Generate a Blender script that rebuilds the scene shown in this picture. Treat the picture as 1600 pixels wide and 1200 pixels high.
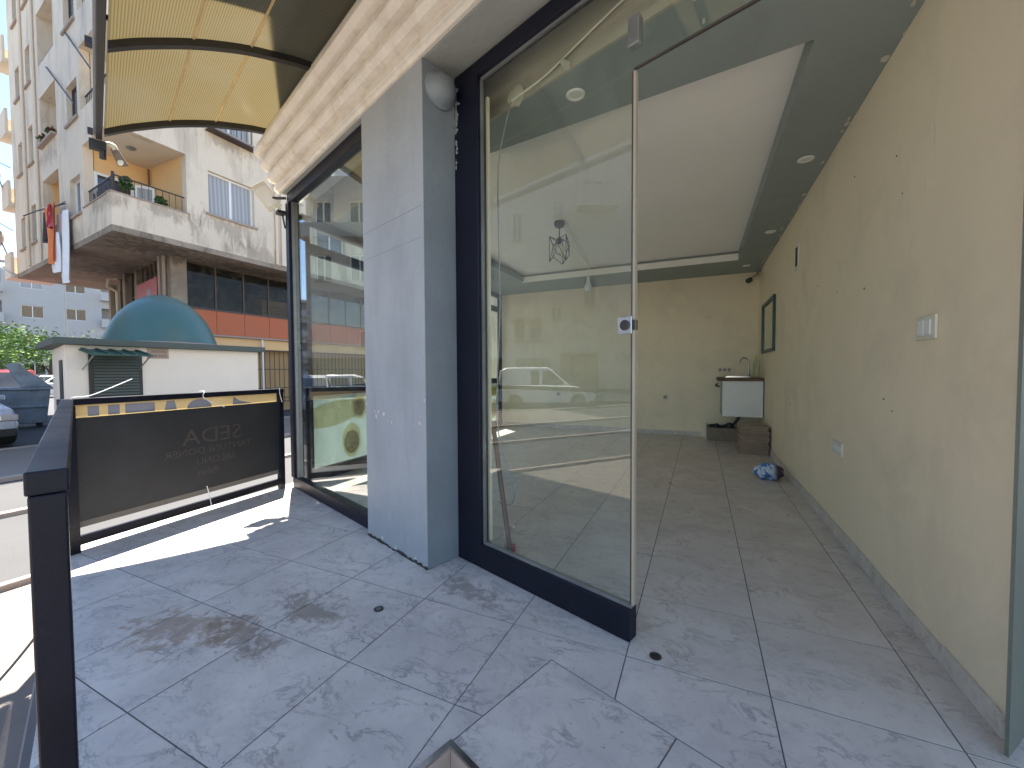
import bpy, math, random
from math import radians, sin, cos, pi, atan2
from mathutils import Vector, Matrix
random.seed(7)
for o in list(bpy.data.objects): bpy.data.objects.remove(o)
SC = bpy.context.scene
COL = SC.collection
# ------------------------------------------------------------------ camera, sky, sun, exposure
EYE = 1.10
YAW, PITCH, ROLL = radians(24.9), radians(1.85), radians(-0.3)
cam = bpy.data.cameras.new('camera'); camo = bpy.data.objects.new('camera', cam); COL.objects.link(camo)
cam.sensor_width = 36; cam.lens = 36*633/1600; cam.clip_start = 0.02; cam.clip_end = 600
fwv = Vector((-sin(YAW)*cos(PITCH), cos(YAW)*cos(PITCH), -sin(PITCH)))
rt0 = Vector((cos(YAW), sin(YAW), 0)); up0 = rt0.cross(fwv)
rt = cos(ROLL)*rt0 + sin(ROLL)*up0; up = -sin(ROLL)*rt0 + cos(ROLL)*up0
M = Matrix((rt, up, -fwv)).transposed().to_4x4(); M.translation = (0, 0, EYE)
camo.matrix_world = M; SC.camera = camo

SUN_TO = Vector((-0.29, 0.23, 1.0)).normalized()          # towards the sun
wd = bpy.data.worlds.new('World'); SC.world = wd; wd.use_nodes = True
nt = wd.node_tree; nt.nodes.clear()
wo = nt.nodes.new('ShaderNodeOutputWorld'); bg = nt.nodes.new('ShaderNodeBackground'); sk = nt.nodes.new('ShaderNodeTexSky')
sk.sky_type = 'NISHITA'; sk.sun_disc = False
sk.sun_elevation = math.asin(SUN_TO.z); sk.sun_rotation = atan2(SUN_TO.x, SUN_TO.y)
sk.air_density = 1.0; sk.dust_density = 0.1; sk.ozone_density = 1.8
bg.inputs['Strength'].default_value = 0.075
nt.links.new(sk.outputs[0], bg.inputs[0]); nt.links.new(bg.outputs[0], wo.inputs[0])
sun = bpy.data.lights.new('sun', 'SUN'); sun.energy = 5.0; sun.angle = radians(0.53); sun.color = (1, .95, .87)
suno = bpy.data.objects.new('sun', sun); COL.objects.link(suno)
suno.rotation_euler = (-SUN_TO).to_track_quat('-Z', 'Y').to_euler(); suno.location = (-6, 6, 30)
SC.view_settings.view_transform = 'Standard'; SC.view_settings.look = 'None'
SC.view_settings.exposure = 2.45; SC.view_settings.gamma = 1.0
SC.render.engine = 'CYCLES'
SC.cycles.max_bounces = 10; SC.cycles.diffuse_bounces = 5; SC.cycles.glossy_bounces = 4
SC.cycles.transparent_max_bounces = 24; SC.cycles.transmission_bounces = 6

# ------------------------------------------------------------------ materials
MATS = {}
def N(nt, t, **kw):
    n = nt.nodes.new(t)
    for k, v in kw.items():
        if k in n.inputs.keys() if hasattr(n.inputs, 'keys') else False: n.inputs[k].default_value = v
        else: setattr(n, k, v)
    return n
def mix(nt, fac, a, b, mode='MIX'):
    m = nt.nodes.new('ShaderNodeMix'); m.data_type = 'RGBA'; m.blend_type = mode
    for s, v in ((0, fac), (6, a), (7, b)):
        if isinstance(v, (int, float)): m.inputs[s].default_value = v
        elif isinstance(v, (tuple, list)): m.inputs[s].default_value = (*v[:3], 1)
        else: nt.links.new(v, m.inputs[s])
    return m.outputs[2]
def ramp(nt, src, p0, p1, c0=0, c1=1):
    r = nt.nodes.new('ShaderNodeMapRange'); r.inputs[1].default_value = p0; r.inputs[2].default_value = p1
    r.inputs[3].default_value = c0; r.inputs[4].default_value = c1; nt.links.new(src, r.inputs[0]); return r.outputs[0]
def noise(nt, vec, scale, detail=5, rough=.6, dist=0, sc=None):
    n = nt.nodes.new('ShaderNodeTexNoise'); n.inputs['Scale'].default_value = scale; n.inputs['Detail'].default_value = detail
    n.inputs['Roughness'].default_value = rough; n.inputs['Distortion'].default_value = dist
    if sc:
        mp = nt.nodes.new('ShaderNodeMapping'); mp.inputs['Scale'].default_value = sc
        nt.links.new(vec, mp.inputs[0]); vec = mp.outputs[0]
    nt.links.new(vec, n.inputs['Vector']); return n.outputs[0]
def base(name):
    m = bpy.data.materials.new(name); m.use_nodes = True; nt = m.node_tree
    b = nt.nodes['Principled BSDF']; g = nt.nodes.new('ShaderNodeNewGeometry')
    MATS[name] = m; return m, nt, b, g.outputs['Position']
def paint(name, col, rough=.6, var=.18, scale=1.5, bump=.15, bscale=60, dirt=None, dscale=2.2, damt=.5, dth=(.52, .75), metal=0, streak=False, spec=.5):
    m, nt, b, P = base(name)
    n1 = noise(nt, P, scale, 6)
    dark = tuple(c*(1-var) for c in col); lite = tuple(min(1, c*(1+var*.6)) for c in col)
    c = mix(nt, ramp(nt, n1, .3, .7), dark, lite)
    n3 = noise(nt, P, scale*14, 4)
    c = mix(nt, ramp(nt, n3, .35, .75, 0, .35), c, dark)
    if dirt:
        n2 = noise(nt, P, dscale, 8, .68, .4, sc=(1, 1, .25) if streak else None)
        c = mix(nt, ramp(nt, n2, dth[0], dth[1], 0, damt), c, dirt)
    nt.links.new(c, b.inputs['Base Color'])
    nt.links.new(ramp(nt, n1, .2, .8, max(.04, rough-.1), min(1, rough+.12)), b.inputs['Roughness'])
    b.inputs['Metallic'].default_value = metal; b.inputs['Specular IOR Level'].default_value = spec
    if bump:
        bn = nt.nodes.new('ShaderNodeBump'); bn.inputs['Strength'].default_value = bump; bn.inputs['Distance'].default_value = .01
        nt.links.new(noise(nt, P, bscale, 4), bn.inputs['Height']); nt.links.new(bn.outputs[0], b.inputs['Normal'])
    return m
def glass(name, tint=(.9, .95, .93), refl=1.0, dust=.04, ior=1.52):
    m, nt, b, P = base(name); nt.nodes.remove(b)
    out = nt.nodes['Material Output']
    tr = nt.nodes.new('ShaderNodeBsdfTransparent'); tr.inputs[0].default_value = (*tint, 1)
    gl = nt.nodes.new('ShaderNodeBsdfGlossy'); gl.inputs['Roughness'].default_value = .0; gl.inputs[0].default_value = (1, 1, 1, 1)
    df = nt.nodes.new('ShaderNodeBsdfDiffuse'); df.inputs[0].default_value = (.6, .62, .6, 1)
    fr = nt.nodes.new('ShaderNodeLayerWeight'); fr.inputs[0].default_value = .5      # Schlick, the same from both sides
    pw = nt.nodes.new('ShaderNodeMath'); pw.operation = 'POWER'; pw.inputs[1].default_value = 5; nt.links.new(fr.outputs['Facing'], pw.inputs[0])
    mu = nt.nodes.new('ShaderNodeMath'); mu.operation = 'MULTIPLY_ADD'; mu.inputs[1].default_value = .96*refl; mu.inputs[2].default_value = .043*refl; mu.use_clamp = True
    nt.links.new(pw.outputs[0], mu.inputs[0])
    s1 = nt.nodes.new('ShaderNodeMixShader'); nt.links.new(mu.outputs[0], s1.inputs[0]); nt.links.new(tr.outputs[0], s1.inputs[1]); nt.links.new(gl.outputs[0], s1.inputs[2])
    s2 = nt.nodes.new('ShaderNodeMixShader')
    nt.links.new(ramp(nt, noise(nt, P, 5, 7, .7, 1.2, sc=(1, 1, .4)), .45, .8, dust*.25, dust*3.2), s2.inputs[0])
    nt.links.new(s1.outputs[0], s2.inputs[1]); nt.links.new(df.outputs[0], s2.inputs[2]); nt.links.new(s2.outputs[0], out.inputs[0])
    return m
# floor tiles: veined pale marble look, each tile with its own shift of the pattern
def tile_mat(name, light, mid, vein, stain=False, rough=.3):
    m, nt, b, P = base(name)
    oi = nt.nodes.new('ShaderNodeObjectInfo')
    cx = nt.nodes.new('ShaderNodeCombineXYZ')
    m1 = nt.nodes.new('ShaderNodeMath'); m1.operation = 'MULTIPLY'; m1.inputs[1].default_value = 37.0; nt.links.new(oi.outputs['Random'], m1.inputs[0])
    nt.links.new(m1.outputs[0], cx.inputs[0]); nt.links.new(m1.outputs[0], cx.inputs[2])
    ad = nt.nodes.new('ShaderNodeVectorMath'); ad.operation = 'ADD'; nt.links.new(P, ad.inputs[0]); nt.links.new(cx.outputs[0], ad.inputs[1])
    V = ad.outputs[0]
    c = mix(nt, ramp(nt, noise(nt, V, 3.5, 6, .62, .5), .32, .68), light, mid)
    w = nt.nodes.new('ShaderNodeMath'); w.operation = 'SUBTRACT'; w.inputs[1].default_value = .5
    nt.links.new(noise(nt, V, 4.6, 9, .66, .55, sc=(1, 1.7, 1)), w.inputs[0])
    ab = nt.nodes.new('ShaderNodeMath'); ab.operation = 'ABSOLUTE'; nt.links.new(w.outputs[0], ab.inputs[0])
    vm = nt.nodes.new('ShaderNodeMath'); vm.operation = 'MULTIPLY'
    nt.links.new(ramp(nt, ab.outputs[0], 0, .028, 1, 0), vm.inputs[0]); nt.links.new(ramp(nt, noise(nt, V, 5, 5, .6), .4, .64, 0, .75), vm.inputs[1])
    c = mix(nt, vm.outputs[0], c, vein)
    c = mix(nt, ramp(nt, noise(nt, V, 34, 6, .7), .55, .74, 0, .4), c, vein)
    # trodden-in dirt and scuffs (world position)
    c = mix(nt, ramp(nt, noise(nt, P, 2.3, 9, .72, .5), .56, .82, 0, .4), c, (.24, .2, .17))
    c = mix(nt, ramp(nt, noise(nt, P, 55, 3, .6), .68, .75, 0, .75), c, (.09, .075, .06))
    if stain:
        for (sx, sy, rx, ry, an, col) in ((-1.62, 1.28, .26, .13, -8, (.20, .15, .105)), (-2.0, .95, .33, .17, 18, (.30, .20, .13)), (-1.75, 1.05, .28, .1, -10, (.19, .14, .1)), (-2.95, .72, .16, .2, 0, (.3, .19, .11)), (-1.05, 1.72, .25, .09, -19, (.24, .2, .17)), (-.12, 1.75, .2, .18, 0, (.26, .22, .2))):
            mp = nt.nodes.new('ShaderNodeMapping'); mp.vector_type = 'TEXTURE'
            mp.inputs['Location'].default_value = (sx, sy, 0); mp.inputs['Rotation'].default_value = (0, 0, radians(an)); mp.inputs['Scale'].default_value = (rx, ry, 1)
            nt.links.new(P, mp.inputs[0])
            ln = nt.nodes.new('ShaderNodeVectorMath'); ln.operation = 'LENGTH'; nt.links.new(mp.outputs[0], ln.inputs[0])
            fa = nt.nodes.new('ShaderNodeMath'); fa.operation = 'ADD'
            nt.links.new(ln.outputs['Value'], fa.inputs[0]); nt.links.new(ramp(nt, noise(nt, P, 13, 8, .75, .6), .25, .75, -1.0, 1.3), fa.inputs[1])
            c = mix(nt, ramp(nt, fa.outputs[0], .5, 1.0, .68, 0), c, col)
    nt.links.new(c, b.inputs['Base Color'])
    nt.links.new(ramp(nt, noise(nt, P, 7, 7, .7), .3, .7, rough-.08, rough+.25), b.inputs['Roughness'])
    bn = nt.nodes.new('ShaderNodeBump'); bn.inputs['Strength'].default_value = .12; bn.inputs['Distance'].default_value = .004
    nt.links.new(noise(nt, V, 45, 5), bn.inputs['Height']); nt.links.new(bn.outputs[0], b.inputs['Normal'])
    return m
T_OUT = tile_mat('outdoor_tile', (.68, .605, .54), (.51, .455, .415), (.19, .18, .18), True, .36)
T_IN = tile_mat('indoor_tile', (.66, .595, .53), (.53, .475, .425), (.30, .26, .22), False, .3)
GROUT = paint('grout', (.17, .155, .145), .9)
M_FRAME = paint('navy_frame_paint', (.004, .005, .014), .42, .3, 4, .05, 90, dirt=(.10, .10, .11), dscale=9, damt=.25, dth=(.64, .8), spec=.3)
M_BLACKMETAL = paint('dark_metal', (.03, .028, .027), .45, .3, 5, .1)
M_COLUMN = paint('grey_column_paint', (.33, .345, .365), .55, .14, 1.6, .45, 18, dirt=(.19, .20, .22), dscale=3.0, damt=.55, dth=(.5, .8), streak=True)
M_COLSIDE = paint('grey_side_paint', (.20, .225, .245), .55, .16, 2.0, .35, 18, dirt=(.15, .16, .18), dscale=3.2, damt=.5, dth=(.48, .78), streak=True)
M_SOFFIT = paint('grey_green_soffit_paint', (.285, .325, .31), .6, .1, 1.2, .1, 30, dirt=(.16, .17, .16), dscale=1.5, damt=.4)
M_LINTEL = paint('grey_lintel_paint', (.30, .31, .285), .65, .12, 2, .5, 14, dirt=(.2, .2, .19), dscale=4, damt=.5)
M_CEIL = paint('white_ceiling_paint', (.89, .85, .80), .7, .04, .8, .05)
M_YWALL = paint('cream_wall_paint', (.87, .74, .54), .6, .06, .9, .12, 22, dirt=(.40, .36, .27), dscale=1.7, damt=.35, dth=(.5, .8))
M_JAMB = paint('dull_green_jamb_paint', (.13, .14, .11), .6, .14, 2, .2)
M_BEAM = paint('beam_plaster', (.42, .38, .31), .7, .1, 2, .2)
M_CORNICE = paint('cream_cornice', (.74, .68, .59), .6, .16, 3, .6, 20, dirt=(.36, .28, .18), dscale=5, damt=.5, dth=(.5, .72))
M_CREAM = paint('cream_plastic', (.70, .67, .55), .4, .05, 4, 0)
M_WHITE = paint('white_plastic', (.78, .78, .76), .35, .05, 4, 0)
M_FACADE = paint('facade_plaster', (.68, .57, .44), .85, .10, .5, .5, 9, dirt=(.23, .18, .13), dscale=1.3, damt=.62, dth=(.50, .70), streak=True)
M_FACADE2 = paint('clean_facade_plaster', (.69, .585, .46), .85, .06, .6, .3, 9, dirt=(.4, .37, .33), dscale=.9, damt=.4, dth=(.52, .78), streak=True)
M_ORANGEWALL = paint('apricot_wall', (.72, .46, .22), .8, .06, 1, .2)
M_CONC = paint('raw_concrete', (.33, .265, .20), .9, .2, .9, .5, 12, dirt=(.14, .115, .09), dscale=1.1, damt=.7, dth=(.42, .68))
M_ORANGE = paint('orange_fascia', (.46, .115, .04), .55, .08, 1, .05)
M_ASPH = paint('asphalt', (.06, .058, .058), .9, .2, .35, .7, 45, dirt=(.04, .04, .04), dscale=.8, damt=.5)
M_PAVE = paint('pavement_concrete', (.19, .165, .14), .85, .14, .8, .5, 30, dirt=(.2, .18, .16), dscale=1.6, damt=.6, dth=(.5, .74))
M_KERB = paint('kerb_stone', (.36, .28, .23), .8, .12, 2, .4, 30)
M_KIOSK = paint('kiosk_white_paint', (.68, .62, .54), .8, .05, 1.2, .25, 25, dirt=(.55, .49, .40), dscale=1.6, damt=.4, dth=(.55, .8), streak=True)
M_DOME = paint('teal_dome_paint', (.055, .125, .115), .38, .16, .9, .25, 6, dirt=(.06, .15, .13), dscale=1.2, damt=.5)
M_ROOFG = paint('green_roof_edge', (.06, .08, .072), .6, .15, 3, .2)
M_DGREEN = paint('dark_green_metal', (.02, .07, .055), .4, .15, 5, .1)
M_LOUVRE = paint('black_louvre', (.018, .021, .018), .5, .2, 5, .1)
M_WINFR = paint('white_window_frame', (.75, .75, .73), .4, .05, 3, 0)
M_WINDARK = paint('brown_window_frame', (.075, .05, .035), .5, .2, 3, .1)
M_RAIL = paint('wrought_iron', (.045, .028, .022), .5, .2, 5, .1)
M_RED = paint('red_paint', (.42, .03, .025), .4, .1, 3, 0)
M_BLUE = paint('blue_paint', (.05, .13, .4), .5, .1, 3, 0)
M_LAUNO = paint('orange_cloth', (.72, .21, .07), .9, .12, 4, .4, 8)
M_LAUNW = paint('white_cloth', (.80, .80, .82), .9, .06, 4, .4, 8)
M_LAUND = paint('dark_cloth', (.035, .035, .05), .9, .2, 4, .4, 8)
M_WOOD = paint('brown_wood', (.16, .085, .05), .6, .25, 6, .2)
M_TILESTACK = paint('stacked_tile_edge', (.36, .27, .20), .8, .25, 9, .4)
M_CHROME = paint('chrome', (.6, .6, .62), .15, .08, 5, 0, metal=1)
M_STEEL = paint('grey_steel', (.33, .33, .33), .4, .2, 5, .1, metal=.7)
M_CARW = paint('white_car_paint', (.72, .73, .75), .2, .03, 2, 0)
M_CARS = paint('silver_car_paint', (.42, .44, .47), .25, .05, 2, 0, metal=.4)
M_CARR = paint('red_car_paint', (.36, .02, .03), .2, .05, 2, 0)
M_TYRE = paint('tyre_rubber', (.02, .02, .02), .85, .2, 9, .1)
M_DUMP = paint('galvanised_steel', (.24, .26, .28), .5, .3, 2.5, .3, 12, dirt=(.08, .08, .085), dscale=3, damt=.7, metal=.3)
M_BARK = paint('bark', (.10, .075, .05), .9, .3, 8, .6)
M_CHIP = paint('bare_plaster_chip', (.62, .58, .47), .9, .15, 9, .4)
M_GREYBLUE = paint('grey_blue_lettering', (.28, .28, .33), .7, .1, 6, 0)
M_GOLD = paint('gold_banner', (.90, .76, .48), .6, .12, 3, .1)
M_WAXDARK = paint('dark_sole', (.04, .035, .03), .7)
def stain(m, blobs, col, amt=.7):
    nt = m.node_tree; b = nt.nodes['Principled BSDF']; src = b.inputs['Base Color'].links[0].from_socket
    P = nt.nodes.new('ShaderNodeNewGeometry').outputs['Position']; c = src
    for (x, y, z, rx, ry, rz) in blobs:
        mp = nt.nodes.new('ShaderNodeMapping'); mp.vector_type = 'TEXTURE'; mp.inputs['Location'].default_value = (x, y, z); mp.inputs['Scale'].default_value = (rx, ry, rz); nt.links.new(P, mp.inputs[0])
        ln = nt.nodes.new('ShaderNodeVectorMath'); ln.operation = 'LENGTH'; nt.links.new(mp.outputs[0], ln.inputs[0])
        fa = nt.nodes.new('ShaderNodeMath'); fa.operation = 'ADD'; nt.links.new(ln.outputs['Value'], fa.inputs[0])
        nt.links.new(ramp(nt, noise(nt, P, 3.2, 9, .75, .5, sc=(1.6, 1.6, .5)), .3, .7, -.9, 1.0), fa.inputs[1])
        c = mix(nt, ramp(nt, fa.outputs[0], .35, 1.0, amt, 0), c, col)
    nt.links.new(c, b.inputs['Base Color'])
stain(M_FACADE, ((-14, 8.3, 5.78, .6, 1.1, .42), (-14, 8.3, 8.55, .6, 1.0, .4), (-14, 6.6, 5.72, .5, .9, .25), (-14.6, 5.4, 5.7, 1.5, .5, .25), (-14, 7.25, 5.5, .5, .22, .8), (-14, 9.4, 5.2, .5, 1.2, .4), (-17, 5.6, 5.1, 1.6, .6, .4), (-19.5, 5.9, 8.3, 1.6, .6, .4)), (.22, .165, .115), .5)
stain(M_CONC, ((-15, 6.5, 4.84, 1.2, 1.5, .5), (-19, 7.5, 4.84, 2.2, 1.2, .5), (-15, 10, 4.84, .8, 2.5, .5)), (.09, .07, .05), .8)
G_SHOP = glass('shop_glass', (.94, .97, .95), 1.12, .012)
G_SIDE = glass('side_glass', (.88, .93, .92), 1.0, .05)
def winglass(name, col, refl=.5):
    m, nt, b, P = base(name)
    n = noise(nt, P, 1.3, 3)
    nt.links.new(mix(nt, ramp(nt, n, .35, .65), tuple(c*.6 for c in col), col), b.inputs['Base Color'])
    b.inputs['Roughness'].default_value = .05; b.inputs['Specular IOR Level'].default_value = .9
    return m
G_WIN = winglass('window_pane', (.10, .13, .17))
G_DARK = winglass('dark_pane', (.03, .03, .028))
def curtain_mat(name, a, bcol, sc=60):
    m, nt, b, P = base(name)
    wv = nt.nodes.new('ShaderNodeTexWave'); wv.inputs['Scale'].default_value = 3.2; wv.inputs['Distortion'].default_value = 2; wv.bands_direction = 'DIAGONAL'
    mp = nt.nodes.new('ShaderNodeMapping'); mp.inputs['Scale'].default_value = (1.6, 1.6, .04); nt.links.new(P, mp.inputs[0]); nt.links.new(mp.outputs[0], wv.inputs[0])
    nt.links.new(mix(nt, wv.outputs[1] if len(wv.outputs) > 1 else wv.outputs[0], a, bcol), b.inputs['Base Color'])
    b.inputs['Roughness'].default_value = .25
    return m
M_CURT = curtain_mat('net_curtain_behind_pane', (.40, .38, .36), (.27, .265, .26))
# polycarbonate canopy sheet
def poly():
    m, nt, b, P = base('amber_twinwall_sheet'); nt.nodes.remove(b); out = nt.nodes['Material Output']
    # coordinate across the flutes = outward distance from the shop front
    dp = nt.nodes.new('ShaderNodeVectorMath'); dp.operation = 'DOT_PRODUCT'; dp.inputs[1].default_value = (-0.3305, -0.9438, 0); nt.links.new(P, dp.inputs[0])
    s = nt.nodes.new('ShaderNodeMath'); s.operation = 'MULTIPLY'; s.inputs[1].default_value = 2*pi/.013; nt.links.new(dp.outputs['Value'], s.inputs[0])
    sn = nt.nodes.new('ShaderNodeMath'); sn.operation = 'SINE'; nt.links.new(s.outputs[0], sn.inputs[0])
    c = mix(nt, ramp(nt, sn.outputs[0], -.2, .9), (.335, .295, .20), (.215, .185, .12))
    c = mix(nt, ramp(nt, noise(nt, P, 1.6, 7, .7, .5), .45, .75, 0, .55), c, (.30, .28, .23))
    tl = nt.nodes.new('ShaderNodeBsdfTranslucent'); df = nt.nodes.new('ShaderNodeBsdfDiffuse'); gl = nt.nodes.new('ShaderNodeBsdfGlossy'); gl.inputs['Roughness'].default_value = .25
    nt.links.new(c, tl.inputs[0])
    nt.links.new(mix(nt, .6, c, (.16, .155, .145)), df.inputs[0])
    a = nt.nodes.new('ShaderNodeMixShader'); a.inputs[0].default_value = .2; nt.links.new(tl.outputs[0], a.inputs[1]); nt.links.new(df.outputs[0], a.inputs[2])
    b2 = nt.nodes.new('ShaderNodeMixShader'); b2.inputs[0].default_value = .06; nt.links.new(a.outputs[0], b2.inputs[1]); nt.links.new(gl.outputs[0], b2.inputs[2])
    nt.links.new(b2.outputs[0], out.inputs[0]); return m
M_POLY = poly()
# dark mesh screen with horizontal weave
def mesh_mat():
    m, nt, b, P = base('dark_mesh_screen')
    sx = nt.nodes.new('ShaderNodeSeparateXYZ'); nt.links.new(P, sx.inputs[0])
    s = nt.nodes.new('ShaderNodeMath'); s.operation = 'MULTIPLY'; s.inputs[1].default_value = 2*pi/.011; nt.links.new(sx.outputs[2], s.inputs[0])
    sn = nt.nodes.new('ShaderNodeMath'); sn.operation = 'SINE'; nt.links.new(s.outputs[0], sn.inputs[0])
    c = mix(nt, ramp(nt, sn.outputs[0], .2, .9), (.014, .015, .018), (.032, .032, .033))
    c = mix(nt, ramp(nt, noise(nt, P, 2.5, 5), .45, .75, 0, .4), c, (.045, .045, .05))
    nt.links.new(c, b.inputs['Base Color']); b.inputs['Roughness'].default_value = .6; return m
M_MESH = mesh_mat()
M_PRINT1 = paint('faint_banner_print', (.068, .054, .048), .6, .35, 30, 0)
def leafm(name, c0, c1):
    m, nt, b, P = base(name); oi = noise(nt, P, 1.1, 4)
    nt.links.new(mix(nt, ramp(nt, oi, .35, .65), c0, c1), b.inputs['Base Color']); b.inputs['Roughness'].default_value = .55
    try: b.inputs['Subsurface Weight'].default_value = 0
    except Exception: pass
    return m
M_LEAF = leafm('leaf', (.05, .11, .02), (.13, .22, .035))
M_DRYLEAF = leafm('reddish_leaf', (.10, .035, .025), (.17, .06, .04)); M_LEAFD = leafm('potted_leaf', (.03, .08, .015), (.08, .16, .03))

# ------------------------------------------------------------------ frames and mesh builder
class Fr:
    """local frame: s along the face, d outward from it, z up"""
    def __init__(self, o, ang, dang=None):
        self.o = Vector((o[0], o[1], 0)); a = radians(ang); self.s = Vector((cos(a), sin(a), 0))
        a2 = radians(dang if dang is not None else ang-90); self.d = Vector((cos(a2), sin(a2), 0))
    def __call__(self, s, d, z): return tuple(self.o + self.s*s + self.d*d + Vector((0, 0, z)))
W = Fr((0, 0), 0, 90)                        # world
SF = Fr((-.246, 1.657), -19.3)               # shop front: s to the right along it, d outward
class MB:
    def __init__(self): self.v = []; self.f = []
    def quad(self, pts):
        n = len(self.v); self.v += [tuple(p) for p in pts]; self.f.append(tuple(range(n, n+len(pts)))); return self
    def hexa(self, p):                       # 8 points, bottom 4 then top 4, counter-clockwise
        n = len(self.v); self.v += [tuple(q) for q in p]
        self.f += [tuple(n+i for i in q) for q in ((3, 2, 1, 0), (4, 5, 6, 7), (0, 1, 5, 4), (1, 2, 6, 5), (2, 3, 7, 6), (3, 0, 4, 7))]; return self
    def box(self, F, s0, s1, d0, d1, z0, z1):
        return self.hexa([F(s0, d0, z0), F(s1, d0, z0), F(s1, d1, z0), F(s0, d1, z0), F(s0, d0, z1), F(s1, d0, z1), F(s1, d1, z1), F(s0, d1, z1)])
    def prism(self, pts, z0, z1):            # world xy polygon
        n = len(self.v); k = len(pts)
        self.v += [(p[0], p[1], z0) for p in pts] + [(p[0], p[1], z1) for p in pts]
        self.f.append(tuple(n+i for i in reversed(range(k)))); self.f.append(tuple(n+k+i for i in range(k)))
        for i in range(k): j = (i+1) % k; self.f.append((n+i, n+j, n+k+j, n+k+i))
        return self
    def extr(self, F, prof, s0, s1):         # profile of (d,z) swept along s
        n = len(self.v); k = len(prof)
        self.v += [F(s0, d, z) for d, z in prof] + [F(s1, d, z) for d, z in prof]
        self.f.append(tuple(n+i for i in range(k))); self.f.append(tuple(n+k+i for i in reversed(range(k))))
        for i in range(k): j = (i+1) % k; self.f.append((n+i, n+k+i, n+k+j, n+j))
        return self
    def tube(self, path, r, k=8, caps=True, r1=None):
        path = [Vector(p) for p in path]; n0 = len(self.v); m = len(path)
        t0 = (path[1]-path[0]).normalized(); ref = Vector((0, 0, 1)) if abs(t0.z) < .9 else Vector((1, 0, 0))
        for i, p in enumerate(path):
            t = (path[min(i+1, m-1)]-path[max(i-1, 0)]).normalized(); x = t.cross(ref)
            if x.length < 1e-4: x = t.orthogonal()
            x.normalize(); y = t.cross(x); rr = r if r1 is None else r+(r1-r)*i/(m-1)
            for j in range(k): a = 2*pi*j/k; self.v.append(tuple(p+(x*cos(a)+y*sin(a))*rr))
        for i in range(m-1):
            for j in range(k): q = (j+1) % k; self.f.append((n0+i*k+j, n0+i*k+q, n0+(i+1)*k+q, n0+(i+1)*k+j))
        if caps: self.f.append(tuple(n0+j for j in reversed(range(k)))); self.f.append(tuple(n0+(m-1)*k+j for j in range(k)))
        return self
    def lathe(self, c, prof, k=24, axis=(0, 0, 1), a0=0, a1=2*pi):  # prof of (r,h) along axis
        ax = Vector(axis).normalized(); x = ax.orthogonal().normalized(); y = ax.cross(x); c = Vector(c); n0 = len(self.v)
        for r, h in prof:
            for j in range(k): a = a0+(a1-a0)*j/k; self.v.append(tuple(c+ax*h+(x*cos(a)+y*sin(a))*max(r, 1e-4)))
        for i in range(len(prof)-1):
            for j in range(k): q = (j+1) % k; self.f.append((n0+i*k+j, n0+i*k+q, n0+(i+1)*k+q, n0+(i+1)*k+j))
        self.f.append(tuple(n0+j for j in reversed(range(k)))); self.f.append(tuple(n0+(len(prof)-1)*k+j for j in range(k)))
        return self
    def make(self, name, mat, parent=None, smooth=False, bevel=0, kind=None, **tags):
        me = bpy.data.meshes.new(name); me.from_pydata(self.v, [], self.f); me.validate(); me.update()
        o = bpy.data.objects.new(name, me); COL.objects.link(o); me.materials.append(mat)
        if smooth:
            for p in me.polygons: p.use_smooth = True
            try: me.set_sharp_from_angle(angle=radians(40))
            except Exception: pass
        if bevel:
            b = o.modifiers.new('bevel', 'BEVEL'); b.width = bevel; b.segments = 2; b.limit_method = 'ANGLE'; b.angle_limit = radians(40)
        if parent is not None:
            o.parent = parent; o.matrix_parent_inverse = WM(parent).inverted()
        if kind: o['kind'] = kind
        for k, v in tags.items(): o[k] = v
        return o
def WM(o):
    m = Matrix.Translation(o.location) if o.type == 'EMPTY' else Matrix.Identity(4)
    if o.type != 'EMPTY': m = o.matrix_basis.copy()
    if o.parent: return WM(o.parent) @ o.matrix_parent_inverse @ m
    return m
def thing(name, label, cat, loc, group=None):
    o = bpy.data.objects.new(name, None); COL.objects.link(o); o.location = loc; o.empty_display_size = .1
    o['label'] = label; o['category'] = cat
    if group: o['group'] = group
    return o
def copytree(o, parent=None):
    c = o.copy(); COL.objects.link(c)
    if parent is not None: c.parent = parent
    for ch in [x for x in KIDS.get(o.name, [])]: copytree(ch, c)
    return c
def kids_index():
    KIDS.clear()
    for x in bpy.data.objects:
        if x.parent: KIDS.setdefault(x.parent.name, []).append(x)
KIDS = {}
def text(name, s, size, mat, parent, place, mirror=False, depth=.002, sx=1.0):
    """place(u, v, w) -> world point; u right, v up, w proud"""
    cu = bpy.data.curves.new(name, 'FONT'); cu.body = s; cu.size = size; cu.extrude = 0; cu.resolution_u = 2
    to = bpy.data.objects.new('tmp_text', cu); COL.objects.link(to)
    dg = bpy.context.evaluated_depsgraph_get(); me = bpy.data.meshes.new_from_object(to.evaluated_get(dg))
    bpy.data.objects.remove(to)
    xs = [v.co.x for v in me.vertices] or [0]; wd_ = max(xs)
    for v in me.vertices:
        u = (wd_-v.co.x if mirror else v.co.x)*sx; p = place(u, v.co.y, depth); v.co = p
    me.materials.clear(); me.materials.append(mat)
    o = bpy.data.objects.new(name, me); COL.objects.link(o)
    if parent is not None: o.parent = parent; o.matrix_parent_inverse = WM(parent).inverted()
    return o

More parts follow.
